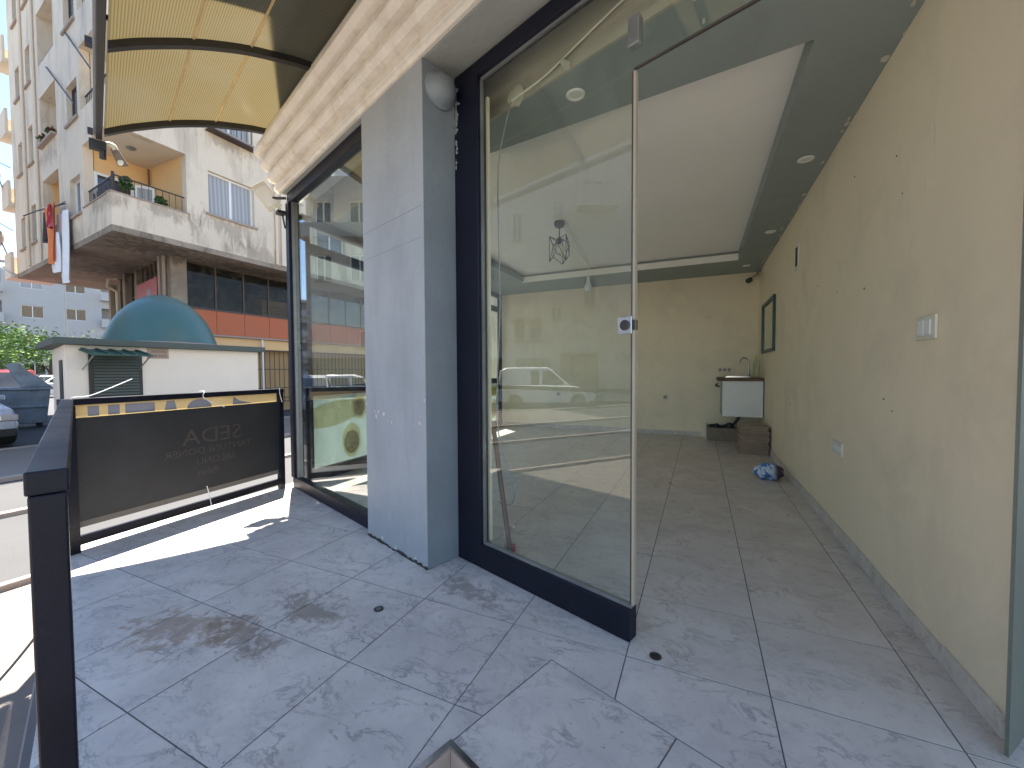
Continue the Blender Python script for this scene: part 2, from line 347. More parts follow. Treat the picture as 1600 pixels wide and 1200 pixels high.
# ------------------------------------------------------------------ ground
ZS = -.5
MB().quad([(-300, -300, ZS-.02), (300, -300, ZS-.02), (300, 300, ZS-.02), (-300, 300, ZS-.02)]).make('street', M_ASPH, kind='structure')
MB().prism([(-7.05, -30), (-4.65, -30), (-4.65, 40), (-7.05, 40)], ZS-.04, ZS-.012).make('road_surface', M_ASPH, kind='structure')
MB().prism([(-4.60, -30), (9, -30), (9, 14), (-4.60, 14)], ZS-.1, ZS).make('pavement', M_PAVE, kind='structure')
MB().prism([(-13.0, -6), (-9.50, -6), (-9.50, 40), (-13.0, 40)], ZS-.1, ZS+.02).make('pavement', M_PAVE, kind='structure')
for kx, kw in ((-4.66, .05), (-7.05, .07), (-9.45, .09), (-13.05, .12)):
    b = MB(); y = -12
    while y < 26:
        b.box(W, kx-kw, kx+kw*.4, y+.005, y+.995, ZS-.06, ZS+.045); y += 1
    b.make('kerb', M_KERB, kind='structure', bevel=.01)

# ------------------------------------------------------------------ floor slab and tiles
TX, TY, OX, OY = .475, .468, -.2495, 1.568
b = MB()
def clip(poly, n, c):                       # keep n.p <= c
    out = []
    for i in range(len(poly)):
        p, q = poly[i], poly[(i+1) % len(poly)]; a = n[0]*p[0]+n[1]*p[1]-c; e = n[0]*q[0]+n[1]*q[1]-c
        if a <= 0: out.append(p)
        if (a < 0 < e) or (e < 0 < a): t = a/(a-e); out.append((p[0]+(q[0]-p[0])*t, p[1]+(q[1]-p[1])*t))
    return out
sfs = (SF.s.x, SF.s.y); sfd = (SF.d.x, SF.d.y)
def sfc(v, val): o = SF.o; return v[0]*o.x+v[1]*o.y+val
NEG = lambda v: (-v[0], -v[1])
P2 = lambda s, d: tuple(SF(s, d, 0)[:2])
NOTCH_S, NOTCH_D, BAND_D = -.168, .774, .30
PLAT = 1.66
# slab (L-shaped platform) under the tiles
MB().prism([(-3.80, 7.45), (-3.60, 1.02), P2(-2.9, PLAT), P2(NOTCH_S+.008, PLAT), P2(NOTCH_S+.008, NOTCH_D-.008), P2(3.2, NOTCH_D-.008), (3.0, 7.45)], ZS-.05, -.004).make('platform_slab', GROUT, kind='structure')
floor = MB().prism([(-3.78, 7.44), (-3.58, 1.03), P2(-2.9, PLAT-.01), P2(NOTCH_S, PLAT-.01), P2(NOTCH_S, NOTCH_D-.004), P2(3.1, NOTCH_D-.004), (2.9, 7.44)], -.0035, -.0022).make('tiled_floor', GROUT, kind='structure')
def add_tile(polys, mat):
    mb = MB()
    for p in polys:
        if len(p) < 3: continue
        ar = sum(p[i][0]*p[(i+1) % len(p)][1]-p[(i+1) % len(p)][0]*p[i][1] for i in range(len(p)))/2
        if abs(ar) < 2e-4: continue
        if ar < 0: p = p[::-1]
        mb.prism(p, -.002, random.uniform(-.0003, .0003))
    if mb.v: mb.make('tile', mat, floor, bevel=.0008 if len(polys) == 1 else 0)
g = .0022
for i in range(-8, 7):
    for j in range(-4, 13):
        x0, x1 = OX+i*TX+g, OX+(i+1)*TX-g; y0, y1 = OY+j*TY+g, OY+(j+1)*TY-g
        if x0 > 2.6 or y0 > 7.42: continue
        if x0 > .85 and y0 > 1.5: continue
        p = [(x0, y0), (x1, y0), (x1, y1), (x0, y1)]
        p = clip(p, (0, 1), 7.42); p = clip(p, (-1, -.028), 3.625-.03)      # side glass line
        p = clip(p, sfd, sfc(sfd, PLAT-.02))
        if x0 < .8 < x1+.5 and y0 > 1.6: p = clip(p, (1, 0), .828)
        if len(p) < 3: continue
        cen = (sum(q[0] for q in p)/len(p), sum(q[1] for q in p)/len(p))
        rel = Vector((cen[0], cen[1], 0))-SF.o; dd = rel.dot(SF.d)
        mat = T_IN if dd < -.02 else T_OUT
        a = clip(p, sfd, sfc(sfd, BAND_D-g)); c_ = clip(clip(p, NEG(sfd), -sfc(sfd, BAND_D-g)), sfs, sfc(sfs, NOTCH_S-g))
        full = clip(p, sfs, sfc(sfs, NOTCH_S-g))
        if len(full) == len(p) and all(abs(full[k][0]-p[k][0])+abs(full[k][1]-p[k][1]) < 1e-9 for k in range(len(p))): polys = [p]
        elif len(c_) < 3: polys = [a]
        else: polys = [a, c_]
        add_tile(polys, mat)
for k in range(7):                          # row of tiles parallel to the shop front at the step edge
    s0, s1 = NOTCH_S+k*.476+g, NOTCH_S+(k+1)*.476-g
    add_tile([[P2(s0, BAND_D+g), P2(s1, BAND_D+g), P2(s1, NOTCH_D), P2(s0, NOTCH_D)]], T_OUT)
# step risers and the lower step
stp = MB(); stp.box(SF, NOTCH_S+.01, 3, NOTCH_D+.001, NOTCH_D+.011, -.19, -.006); stp.make('step_riser', M_KERB, kind='structure')
MB().box(SF, NOTCH_S+.001, NOTCH_S+.010, NOTCH_D+.012, PLAT, -.19, -.006).make('step_riser', M_KERB, kind='structure')
MB().box(SF, NOTCH_S+.012, 3, NOTCH_D+.012, NOTCH_D+.45, -.5, -.19).make('lower_step', T_OUT, kind='structure')
MB().box(SF, NOTCH_S+.004, 3, NOTCH_D-.003, NOTCH_D+.013, -.006, .0035).box(SF, NOTCH_S-.006, NOTCH_S+.012, NOTCH_D-.003, PLAT, -.005, .003).make('step_edge_trim', M_CHROME, kind='structure')
MB().box(SF, -2.9, NOTCH_S, PLAT-.01, PLAT+.005, ZS, -.006).make('platform_riser', M_KERB, kind='structure')

# ------------------------------------------------------------------ shop: walls and ceiling
YB = 7.38
wr = MB().prism([(.83, 1.66), (.795, 1.6), (1.5, 2.55), (1.5, YB+.2), (.83, YB+.2)], 0, 3.0).make('wall_right', M_YWALL, kind='structure')
MB().prism([(.7945, 1.6015), (.800, 1.594), (1.53, 2.53), (1.495, 2.555)], 0, 3.0).make('jamb_face', M_JAMB, wr)
MB().prism([(-3.95, YB), (.829, YB), (.829, YB+.2), (-3.95, YB+.2)], 0, 3.0).make('wall_back', M_YWALL, kind='structure')
ZC = 2.62
# ceiling: grey-green border with a raised white field
def sline(x, d):                            # y of shop-front parallel line at offset d
    t = (x-SF.o.x-SF.d.x*d)/SF.s.x; return SF.o.y+SF.d.y*d+SF.s.y*t
hx0, hx1, hy1 = -2.78, .465, 6.45
hyA, hyB = 2.62, 2.33                       # front edge of the field left/right
bd = MB(); L0, R0 = -3.8, .829
def slab(pts): bd.prism(pts, ZC, 2.7385)
ys = lambda x: sline(x, -.24)
slab([(L0, ys(L0)), (hx0, ys(hx0)), (hx0, YB-.001), (L0, YB-.001)])
slab([(hx1, ys(hx1)), (R0, ys(R0)), (R0, YB-.001), (hx1, YB-.001)])
slab([(hx0, hy1), (hx1, hy1), (hx1, YB-.001), (hx0, YB-.001)])
slab([(hx0, ys(hx0)), (hx1, ys(hx1)), (hx1, hyB), (-1.4, 2.56), (hx0, ys(hx0)+.03)])
ceil = bd.make('ceiling', M_SOFFIT, kind='structure')
MB().prism([(hx0-.1, 2.97), (-1.4, 2.42), (hx1+.2, 2.15), (hx1+.2, hy1+.3), (hx0-.1, hy1+.3)], 2.74, 2.9).make('raised_field', M_CEIL, ceil)
MB().box(W, hx0, hx1, hy1-.035, hy1-.001, ZC-.006, 2.70).make('cove_ledge', M_CEIL, ceil)
MB().box(W, hx0-.002, hx0+.03, hyA+.3, hy1-.04, ZC-.004, 2.68).make('cove_ledge', M_SOFFIT, ceil)
# plaster beam just inside the glazing
MB().box(SF, -3.35, 1.5, -.24, -.225, ZC-.0, 2.95).make('glazing_beam', M_BEAM, ceil)
# roof slab over everything
MB().prism([(-3.62, 2.95), P2(-3.35, -.02), P2(3.0, -.02), (3.2, YB+.2), (-3.8, YB+.2)], 2.95, 3.2).make('roof_slab', M_CONC, kind='structure')
# flaking chips where the border meets the right wall
for k in range(26):
    y = random.uniform(1.9, 7.0); s = random.uniform(.008, .024); x = .829-random.uniform(.0, .05)
    mb = MB(); n = 6; pts = [(x+cos(2*pi*q/n)*s*random.uniform(.4, 1), y+sin(2*pi*q/n)*s*2.2*random.uniform(.4, 1)) for q in range(n)]
    mb.prism(pts, ZC-.003-.0004*k/26, ZC+.001); mb.make('flaked_paint_chip', M_CHIP, ceil)
for (cx, cy, s) in ((-.62, 1.98, .05), (.05, 1.82, .03), (.1, 1.9, .02), (.0, 2.0, .02), (-.03, 1.86, .025)):
    n = 7; mb = MB(); mb.prism([(cx+cos(2*pi*q/n)*s*.5*random.uniform(.4, 1), cy+sin(2*pi*q/n)*s*random.uniform(.5, 1.2)) for q in range(n)], ZC-.0035, ZC+.001).make('flaked_paint_chip', M_CHIP, ceil)
# skirting: chipped tile strips
for k in range(17):
    y0 = 1.665+k*.333
    if y0 > 7.2: break
    h = .075+random.uniform(-.006, .006)
    MB().box(W, .818, .8295, y0+.002, y0+.330, .001, h).make('skirting_tile', T_IN, wr, bevel=.001)
wb = [o for o in bpy.data.objects if o.name == 'wall_back'][0]
for k in range(11):
    x0 = -3.6+k*.36
    if x0 > .1: break
    MB().box(W, x0+.002, min(x0+.357, .02), YB-.012, YB-.0005, .001, .075+random.uniform(-.006, .006)).make('skirting_tile', T_IN, wb)
# black vent hole and small marks in the right wall
MB().box(W, .8285, .8295, 4.63, 4.76, 2.08, 2.27).make('vent_hole', M_LOUVRE, wr)
MB().box(W, .8225, .8292, 4.60, 4.63, 2.07, 2.29).box(W, .8225, .8292, 4.63, 4.76, 2.05, 2.08).make('vent_rim', M_WHITE, wr)
for (y, z, s) in ((2.9, 1.55, .008), (3.4, 1.62, .006), (3.9, 1.75, .006), (2.6, .95, .007), (2.5, .9, .005), (2.52, 2.1, .006), (3.1, 2.25, .006), (2.45, 1.9, .005), (4.9, .75, .01)):
    MB().lathe((.8297, y, z), [(s*.7, 0), (s*.5, .003)], 7, (-1, 0, 0)).make('nail_hole', M_WAXDARK, wr)
for (y, z, l) in ((2.17, 1.98, .12), (2.23, 1.83, .04)):
    MB().box(W, .8280, .8297, y, y+.004, z, z+l).make('wall_scratch', M_CHIP, wr)

# ------------------------------------------------------------------ column, lintel, cornice
column = thing('column', 'square grey-painted column between the left shop window and the black-framed glass partition', 'column', SF(-1.45, .1, 0))
cm = MB().box(SF, -1.808, -1.104, -.16, .226, 0, 2.775).make('column_shaft', M_COLUMN, column, bevel=.004)
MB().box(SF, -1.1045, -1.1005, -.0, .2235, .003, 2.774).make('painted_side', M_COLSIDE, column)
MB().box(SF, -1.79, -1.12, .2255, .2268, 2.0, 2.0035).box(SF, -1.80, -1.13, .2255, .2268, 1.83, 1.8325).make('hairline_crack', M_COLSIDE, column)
random.seed(3)
for k in range(16):
    s = random.uniform(-1.80, -1.11); z = random.choice([random.uniform(.78, .86), random.uniform(.0, .05), random.uniform(.3, 1.2)]); r = random.uniform(.004, .013)
    if z > .87: s = random.choice([-1.797, -1.112])
    n = 6; mb = MB(); pts = [SF(s+cos(2*pi*q/n)*r*random.uniform(.4, 1), .2262, z+sin(2*pi*q/n)*r*1.6*random.uniform(.4, 1)) for q in range(n)]
    mb.quad(pts[::-1]); pts2 = [tuple(Vector(p)+SF.d*.002) for p in pts]; mb.quad(pts2)
    for q in range(n): mb.quad([pts[q], pts[(q+1) % n], pts2[(q+1) % n], pts2[q]])
    mb.make('paint_chip', M_CHIP, column)
# rough broken foot of the column
mb = MB()
for k in range(26):
    s = -1.80+k*.027; h = random.uniform(.004, .02); mb.box(SF, s, s+.026, .2262, .2262+random.uniform(.002, .009), 0, h)
mb.make('rough_foot', M_WAXDARK, column)
lintel = thing('lintel', 'grey plastered lintel and soffit above the shop front glazing', 'lintel', SF(-1.5, .1, 2.776))
MB().box(SF, -3.47, 2.6, -.06, .215, 2.776, 3.35).make('lintel_block', M_LINTEL, lintel, bevel=.006)
cornice = thing('cornice', 'cream moulded cornice running along the top of the shop front under the canopy', 'cornice', SF(-1.5, .25, 2.8))
prof = [(.216, 2.775), (.240, 2.775), (.250, 2.79), (.268, 2.795), (.272, 2.83), (.255, 2.84), (.255, 2.855), (.30, 2.862), (.328, 2.89), (.330, 2.92), (.305, 2.932), (.305, 2.95), (.35, 2.955), (.385, 2.985), (.388, 3.02), (.362, 3.032), (.362, 3.05), (.405, 3.055), (.432, 3.085), (.428, 3.13), (.38, 3.15), (.375, 3.17), (.35, 3.29), (.216, 3.29)]
MB().extr(SF, prof, -3.50, 2.6).make('cornice_moulding', M_CORNICE, cornice, bevel=.004)
# upper storeys of the shop building (unseen; height and balconies shaped for canopy shadow)
ub = thing('building', 'upper floors of the shop building above the canopy and cornice', 'building', SF(0, 0, 3.36))
MB().box(SF, -3.45, 6, -8, .2, 3.36, 7.4).make('upper_wall', M_FACADE2, ub)
MB().box(SF, -2.3, -.6, .201, .95, 4.15, 4.3).box(SF, -2.3, -.6, .87, .95, 4.3, 5.1).box(SF, -2.3, -2.22, .201, .87, 4.3, 5.1).make('balcony', M_FACADE2, ub)
MB().box(SF, .1, 3, .201, .95, 4.15, 4.3).box(SF, .1, 3, .87, .95, 4.3, 5.1).make('balcony', M_FACADE2, ub)

# ------------------------------------------------------------------ left shop window
lw = thing('shop_window', 'tall plain glass shop window in a navy frame left of the grey column', 'window', SF(-2.6, .17, 0))
f = MB(); s0, s1, d0, d1 = -3.42, -1.809, .115, .185
MB().box(SF, s0, s1, d0, d1, .002, .10).make('bottom_rail', M_FRAME, lw, bevel=.003)
MB().box(SF, s0, s1, d0, d1, 2.675, 2.775).make('top_rail', M_FRAME, lw, bevel=.003)
MB().box(SF, s0, s0+.085, d0-.01, d1+.015, .10, 2.675).make('corner_post', M_FRAME, lw, bevel=.003)
MB().box(SF, s1-.02, s1, d0, d1, .10, 2.675).make('stile', M_FRAME, lw)
MB().box(SF, s0+.085, s0+.105, d0+.01, d1-.008, .10, 2.675).make('glazing_bead', M_STEEL, lw)
MB().box(SF, s0+.105, s1-.02, .148, .154, .10, 2.675).make('pane', G_SHOP, lw)

# ------------------------------------------------------------------ glass partition right of the column + transom
gp = thing('glass_partition', 'frameless-edged fixed glass panel in a heavy navy frame beside the open doorway', 'glass partition', SF(-.5, 0, 0))
MB().box(SF, -1.0995, -.90, -.05, .012, .002, 2.765).make('stile', M_FRAME, gp, bevel=.003)
MB().box(SF, -.90, 0.0, -.05, .012, .002, .135).make('bottom_rail', M_FRAME, gp, bevel=.003)
MB().box(SF, -.90, 1.13, -.05, .012, 2.685, 2.765).make('top_rail', M_FRAME, gp, bevel=.003)
MB().box(SF, -.90, 1.10, -.02, -.012, 2.668, 2.685).box(SF, -.90, -.888, -.024, -.008, .135, 2.668).box(SF, -.888, 0, -.028, -.004, .135, .148).make('glazing_bead', M_STEEL, gp)
MB().box(SF, -.888, -.010, -.021, -.011, .148, 2.668).make('pane', G_SHOP, gp)
MB().box(SF, -.0095, -.002, -.022, -.010, .148, 2.2660).make('glass_edge', paint('green_brown_glass_edge', (.07, .05, .04), .3, .2, 4, 0), gp)
MB().box(SF, -.0015, .009, -.026, -.008, .148, 2.262).make('edge_strip', paint('beige_seal', (.36, .31, .23), .4, .1, 4, 0), gp)
MB().box(SF, -.006, 1.12, -.021, -.011, 2.279, 2.668).make('transom_pane', G_SHOP, gp)
MB().box(SF, -.002, 1.12, -.021, -.011, 2.270, 2.278).make('transom_edge', paint('brown_edge', (.06, .05, .04), .4, .2, 4, 0), gp)
MB().box(SF, -.022, .026, -.034, .004, 2.355, 2.465).make('patch_fitting', M_STEEL, gp, bevel=.004)
lk = MB().box(SF, -.062, .0, -.008, .003, 1.245, 1.315).make('lock_plate', M_CHROME, gp, bevel=.002)
MB().lathe(SF(-.028, .0035, 1.28), [(.021, 0), (.021, .004), (.015, .006)], 20, tuple(SF.d)).make('lock_cylinder', M_BLACKMETAL, lk)
MB().box(SF, .0, .009, -.03, -.004, 1.26, 1.30).make('strike_slot', M_BLACKMETAL, lk)
random.seed(11)
mb = MB()
for k in range(60):                          # paint smeared on the edge of the stile
    z = random.choice([random.uniform(2.25, 2.7), random.uniform(2.45, 2.68)]); w_ = random.uniform(.004, .03); s = -1.0995+abs(random.gauss(0, .012)); h = random.uniform(.005, .03)
    n = 6; c = (s+w_/2, z); pts = [SF(c[0]+cos(2*pi*q/n)*w_/2*random.uniform(.4, 1), .0135, c[1]+sin(2*pi*q/n)*h*random.uniform(.4, 1)) for q in range(n)]
    mb.quad(pts)
mb.make('paint_smear', M_COLUMN, gp)
# round plastered lamp on the side of the column, under the soffit
wl = thing('wall_lamp', 'round painted-over bulkhead lamp at the top of the column by the soffit', 'lamp', SF(-1.0, .12, 2.62))
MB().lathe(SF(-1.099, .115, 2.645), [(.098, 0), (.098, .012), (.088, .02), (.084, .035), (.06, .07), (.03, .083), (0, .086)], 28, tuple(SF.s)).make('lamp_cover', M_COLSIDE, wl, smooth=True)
# cable inside the partition
cb = thing('cable', 'thin grey cable hanging inside the glass from a plaster patch at the top corner', 'cable', SF(-.8, -.1, 0))
pth = [SF(.35, -.2, 2.90), SF(.1, -.2, 2.80), SF(-.2, -.2, 2.74), SF(-.45, -.2, 2.68), SF(-.62, -.2, 2.64), SF(-.82, -.17, 2.60)]
def smooth_path(p, n=8):
    p = [Vector(q) for q in p]; out = []
    for i in range(len(p)-1):
        a, b_, c, d = p[max(i-1, 0)], p[i], p[i+1], p[min(i+2, len(p)-1)]
        for k in range(n):
            t = k/n; out.append(.5*((2*b_)+(c-a)*t+(2*a-5*b_+4*c-d)*t*t+(-a+3*b_-3*c+d)*t**3))
    out.append(p[-1]); return out
MB().tube(smooth_path(pth), .0045, 6).make('upper_cable', M_CREAM, cb)
pth = [SF(-.82, -.17, 2.60), SF(-.90, -.15, 2.3), SF(-.91, -.15, 1.9), SF(-.90, -.15, 1.5), SF(-.93, -.16, 1.15), SF(-.955, -.17, .85), SF(-.92, -.17, .66), SF(-.85, -.17, .52), SF(-.81, -.17, .42), SF(-.83, -.17, .34), SF(-.90, -.18, .31), SF(-.96, -.18, .32)]
MB().tube(smooth_path(pth), .0035, 6).make('hanging_cable', M_STEEL, cb)
mb = MB(); n = 11; random.seed(5); pts = [SF(-.83+cos(2*pi*q/n)*.06*random.uniform(.6, 1.2), -.223, 2.645+sin(2*pi*q/n)*.055*random.uniform(.7, 1.2)) for q in range(n)]
pts2 = [tuple(Vector(p)+SF.d*.012) for p in pts]; mb.quad(pts2)
for q in range(n): mb.quad([pts[q], pts[(q+1) % n], pts2[(q+1) % n], pts2[q]])
mb.make('plaster_patch', M_CHIP, cb)
# cream inner reveal next to the stile
MB().box(SF, -1.06, -.889, -.068, -.052, .0, 2.6).make('inner_reveal', M_YWALL, kind='structure')
# stick leaning in the corner
st = thing('broom_stick', 'reddish brown wooden stick leaning behind the glass partition', 'stick', SF(-.73, -.1, 0))
MB().tube([SF(-.765, -.10, .015), SF(-.965, -.16, .72), SF(-.985, -.165, .80)], .0145, 10).make('stick_shaft', M_WOOD, st, smooth=True)
pp = thing('pipe_stub', 'small white pipe bracket with a red cap low in the corner behind the glass', 'pipe', SF(-.85, -.2, 0))
MB().tube([SF(-.90, -.18, 0.0), SF(-.90, -.18, .2), SF(-.83, -.18, .2)], .008, 8).make('pipe', M_CREAM, pp)
MB().lathe(SF(-.84, -.17, .075), [(.0, -.02), (.024, -.018), (.028, 0), (.024, .018), (0, .022)], 16).make('red_cap', M_RED, pp, smooth=True)
MB().box(SF, -.91, -.85, -.21, -.15, .005, .055).make('foot_block', M_STEEL, pp)

# ------------------------------------------------------------------ side glazing of the shop
SG = Fr((-3.50, 2.72), 91.9, 181.9)          # s away from the camera, d outward (street side)
sg = thing('side_glazing', 'navy framed side windows of the shop facing the street', 'window', SG(2.3, 0, 0))
LEN = 4.62
for (z0, z1) in ((.0, .12), (.86, .96), (2.26, 2.36), (2.54, 2.62)):
    MB().box(SG, 0, LEN, -.03, .03, z0+.001, z1).make('rail', M_FRAME, sg, bevel=.003)
for s in (0, 2.3, LEN-.09):
    for (z0, z1) in ((.12, .86), (.96, 2.26), (2.36, 2.54)):
        MB().box(SG, s, s+.085, -.028, .028, z0, z1).make('mullion', M_FRAME, sg)
for (a_, b_) in ((.085, 2.3), (2.385, LEN-.09)):
    for (z0, z1) in ((.12, .86), (.96, 2.26), (2.36, 2.54)):
        MB().box(SG, a_, b_, -.004, .004, z0, z1).make('pane', G_SIDE, sg)
MB().box(SG, .12, LEN, -.04, .06, 2.621, 3.35).make('side_lintel', M_LINTEL, sg)
# food banner on the lower panes, seen from behind
M_BGREEN = paint('banner_green', (.66, .71, .69), .5, .15, 2, .05); M_WRAP = paint('banner_flatbread', (.92, .82, .55), .6, .15, 7, .1)
M_FILL = paint('banner_filling', (.62, .52, .38), .6, .5, 26, .1); M_YEL = paint('banner_yellow', (.72, .66, .10), .6, .08, 3, 0)
def translucent(m, f=.65):
    nt = m.node_tree; b = nt.nodes['Principled BSDF']; out = nt.nodes['Material Output']; tl = nt.nodes.new('ShaderNodeBsdfTranslucent')
    l = b.inputs['Base Color'].links
    if l: nt.links.new(l[0].from_socket, tl.inputs[0])
    else: tl.inputs[0].default_value = b.inputs['Base Color'].default_value
    mx = nt.nodes.new('ShaderNodeMixShader'); mx.inputs[0].default_value = f
    nt.links.new(b.outputs[0], mx.inputs[1]); nt.links.new(tl.outputs[0], mx.inputs[2]); nt.links.new(mx.outputs[0], out.inputs[0])
for m_ in (M_BGREEN, M_WRAP, M_FILL, M_YEL, M_GOLD): translucent(m_)
fb = thing('food_banner', 'green printed banner of meat wraps covering the lower side panes of the shop', 'banner', SG(1.2, 0, .1))
MB().box(SG, .09, 2.29, .012, .016, .125, .855).box(SG, 2.39, LEN-.10, .012, .016, .125, .855).make('banner_sheet', M_BGREEN, fb)
def blob(F, cs, cz, rs, rz, d, mat, name, n=22, rot=0, par=fb):
    mb = MB(); mb.quad([F(cs+rs*cos(2*pi*q/n)*cos(rot)-rz*sin(2*pi*q/n)*sin(rot), d, cz+rz*sin(2*pi*q/n)*cos(rot)+rs*cos(2*pi*q/n)*sin(rot)) for q in range(n)]); return mb.make(name, mat, par)
blob(SG, .38, .66, .42, .13, .0105, M_WRAP, 'printed_wrap', rot=.12)
blob(SG, .74, .70, .12, .14, .0095, M_WRAP, 'printed_wrap'); blob(SG, .74, .70, .085, .105, .0085, M_FILL, 'printed_filling')
blob(SG, .62, .34, .14, .19, .0105, M_WRAP, 'printed_wrap'); blob(SG, .62, .32, .11, .13, .0090, M_FILL, 'printed_filling')
blob(SG, 1.5, .5, .35, .12, .0105, M_WRAP, 'printed_wrap', rot=.2)
blob(SG, 4.3, .36, .16, .19, .0105, M_WRAP, 'printed_wrap'); blob(SG, 4.3, .34, .12, .14, .0090, M_FILL, 'printed_filling')
MB().box(SG, 4.08, 4.50, .0100, .0108, .62, .81).make('yellow_label', M_YEL, fb)
text('banner_word', 'SEDA', .16, M_BLACKMETAL, fb, lambda u, v, w: SG(4.10+u, .0085, .66+v), mirror=True, sx=.95)

# ------------------------------------------------------------------ interior fittings
def downlight(x, y, lab):
    t = thing('downlight', lab, 'ceiling light', (x, y, ZC), 'round recessed spotlights in the grey ceiling border')
    MB().lathe((x, y, ZC-.0005), [(.030, 0), (.052, 0), (.052, -.003), (.046, -.008), (.034, -.006), (.033, -.001)], 28).make('trim_ring', M_WHITE, t, smooth=True)
    MB().lathe((x, y, ZC-.002), [(.030, 0), (.028, -.0015), (0, -.002)], 20).make('lens', M_CREAM, t)
downlight(-.635, 2.22, 'recessed spotlight nearest the camera, seen through the glass partition')
downlight(.68, 3.60, 'recessed spotlight in the border by the right wall, nearest one on that side')
downlight(.69, 5.30, 'recessed spotlight in the middle of the border along the right wall')
downlight(.60, 6.85, 'recessed spotlight at the far right corner by the security camera')
# cage pendant
cx, cy = -1.42, 4.32
cl = thing('cage_lamp', 'small black wire cage pendant lamp hanging from the white ceiling', 'ceiling lamp', (cx, cy, 2.74))
MB().lathe((cx, cy, 2.74), [(.055, 0), (.06, -.02), (.05, -.055), (.02, -.07), (0, -.072)], 20).make('ceiling_rose', M_BLACKMETAL, cl, smooth=True)
MB().tube([(cx, cy, 2.67), (cx, cy, 2.56)], .006, 6).lathe((cx, cy, 2.565), [(.02, 0), (.028, -.02), (.02, -.06), (.014, -.075)], 12).make('stem', M_BLACKMETAL, cl)
MB().lathe((cx, cy, 2.49), [(.014, 0), (.05, -.03), (.062, -.06), (.05, -.1), (0, -.12)], 16).make('bulb', M_CREAM, cl, smooth=True)
cg = MB(); R1 = .085
top = [(cx+.03*cos(a), cy+.03*sin(a), 2.55) for a in [k*pi/3 for k in range(6)]]
midr = [(cx+.11*cos(a+.5), cy+.11*sin(a+.5), 2.575 if k % 2 else 2.50) for k, a in enumerate([k*pi/3 for k in range(6)])]
bot = [(cx+.11*cos(a+.5), cy+.11*sin(a+.5), 2.30 if k % 2 else 2.38) for k, a in enumerate([k*pi/3 for k in range(6)])]
for k in range(6):
    j = (k+1) % 6
    for a_, b_ in ((top[k], midr[k]), (midr[k], midr[j]), (midr[k], bot[k]), (bot[k], bot[j]), (midr[k], bot[j])): cg.tube([a_, b_], .004, 5)
cg.make('wire_cage', M_BLACKMETAL, cl)
# bare bulb on twisted cord
bl = thing('bare_bulb', 'bare white bulb hanging on a slack cord beyond the cage lamp', 'lamp', (-1.55, 6.1, 2.62))
MB().tube(smooth_path([(cx+.04, cy+.02, 2.735), (-1.44, 4.9, 2.66), (-1.50, 5.5, 2.70), (-1.55, 6.1, 2.72), (-1.55, 6.1, 2.50)], 8), .006, 6).tube(smooth_path([(cx+.05, cy+.05, 2.735), (-1.42, 4.95, 2.70), (-1.49, 5.5, 2.68), (-1.55, 6.1, 2.71)], 8), .005, 6).make('cord', M_CREAM, bl)
MB().lathe((-1.55, 6.1, 2.52), [(.02, 0), (.026, -.05), (.03, -.09), (.055, -.14), (.06, -.18), (.04, -.22), (0, -.235)], 16).make('bulb', M_WHITE, bl, smooth=True)
# sockets and switches
def plate(F, s, z, w, h, mat, name, lab, cat, holes, grp=None):
    t = thing(name, lab, cat, F(s, 0, z), grp)
    MB().box(F, s-w/2, s+w/2, .0008, .011, z-h/2, z+h/2).make('faceplate', mat, t, bevel=.003)
    return t
RW = Fr((.83, 0), 90, 180); BW = Fr((0, YB), 0, -90)
t = plate(RW, 2.185, 1.265, .155, .095, M_CREAM, 'light_switch', 'cream double light switch on the right wall at eye height', 'light switch', 0)
for k in (0, 1): MB().box(RW, 2.185-.05+k*.052, 2.185-.003+k*.052, .0112, .0165, 1.235, 1.295).make('rocker', M_WHITE, t, bevel=.002)
t = plate(RW, 3.30, .585, .20, .085, M_CREAM, 'wall_socket', 'cream triple socket low on the right wall below the light switch', 'socket', 0)
for k in range(3): MB().lathe(RW(3.235+k*.062, .0112, .585), [(.023, 0), (.023, .002), (.019, .002), (.018, -.004), (0, -.004)], 16, tuple(RW.d)).make('socket_well', M_WHITE, t)
for (x, z, lab) in ((-.535, .64, 'cream single socket on the back wall, right of the glass partition edge'), (-2.45, .66, 'cream single socket on the back wall, seen through the glass partition')):
    t = plate(BW, x, z, .09, .09, M_CREAM, 'wall_socket', lab, 'socket', 0)
    MB().lathe(BW(x, .0112, z), [(.03, 0), (.03, .002), (.024, .002), (.022, -.001), (0, -.001)], 16, tuple(BW.d)).make('socket_well', M_KERB, t)
t = plate(BW, .36, 1.10, .21, .075, M_CREAM, 'wall_socket', 'cream triple socket on the back wall beside the sink cabinet', 'socket', 0)
for k in range(3): MB().lathe(BW(.295+k*.064, .0112, 1.10), [(.024, 0), (.024, .002), (.02, .002), (.018, -.001), (0, -.001)], 14, tuple(BW.d)).make('socket_well', M_KERB, t)
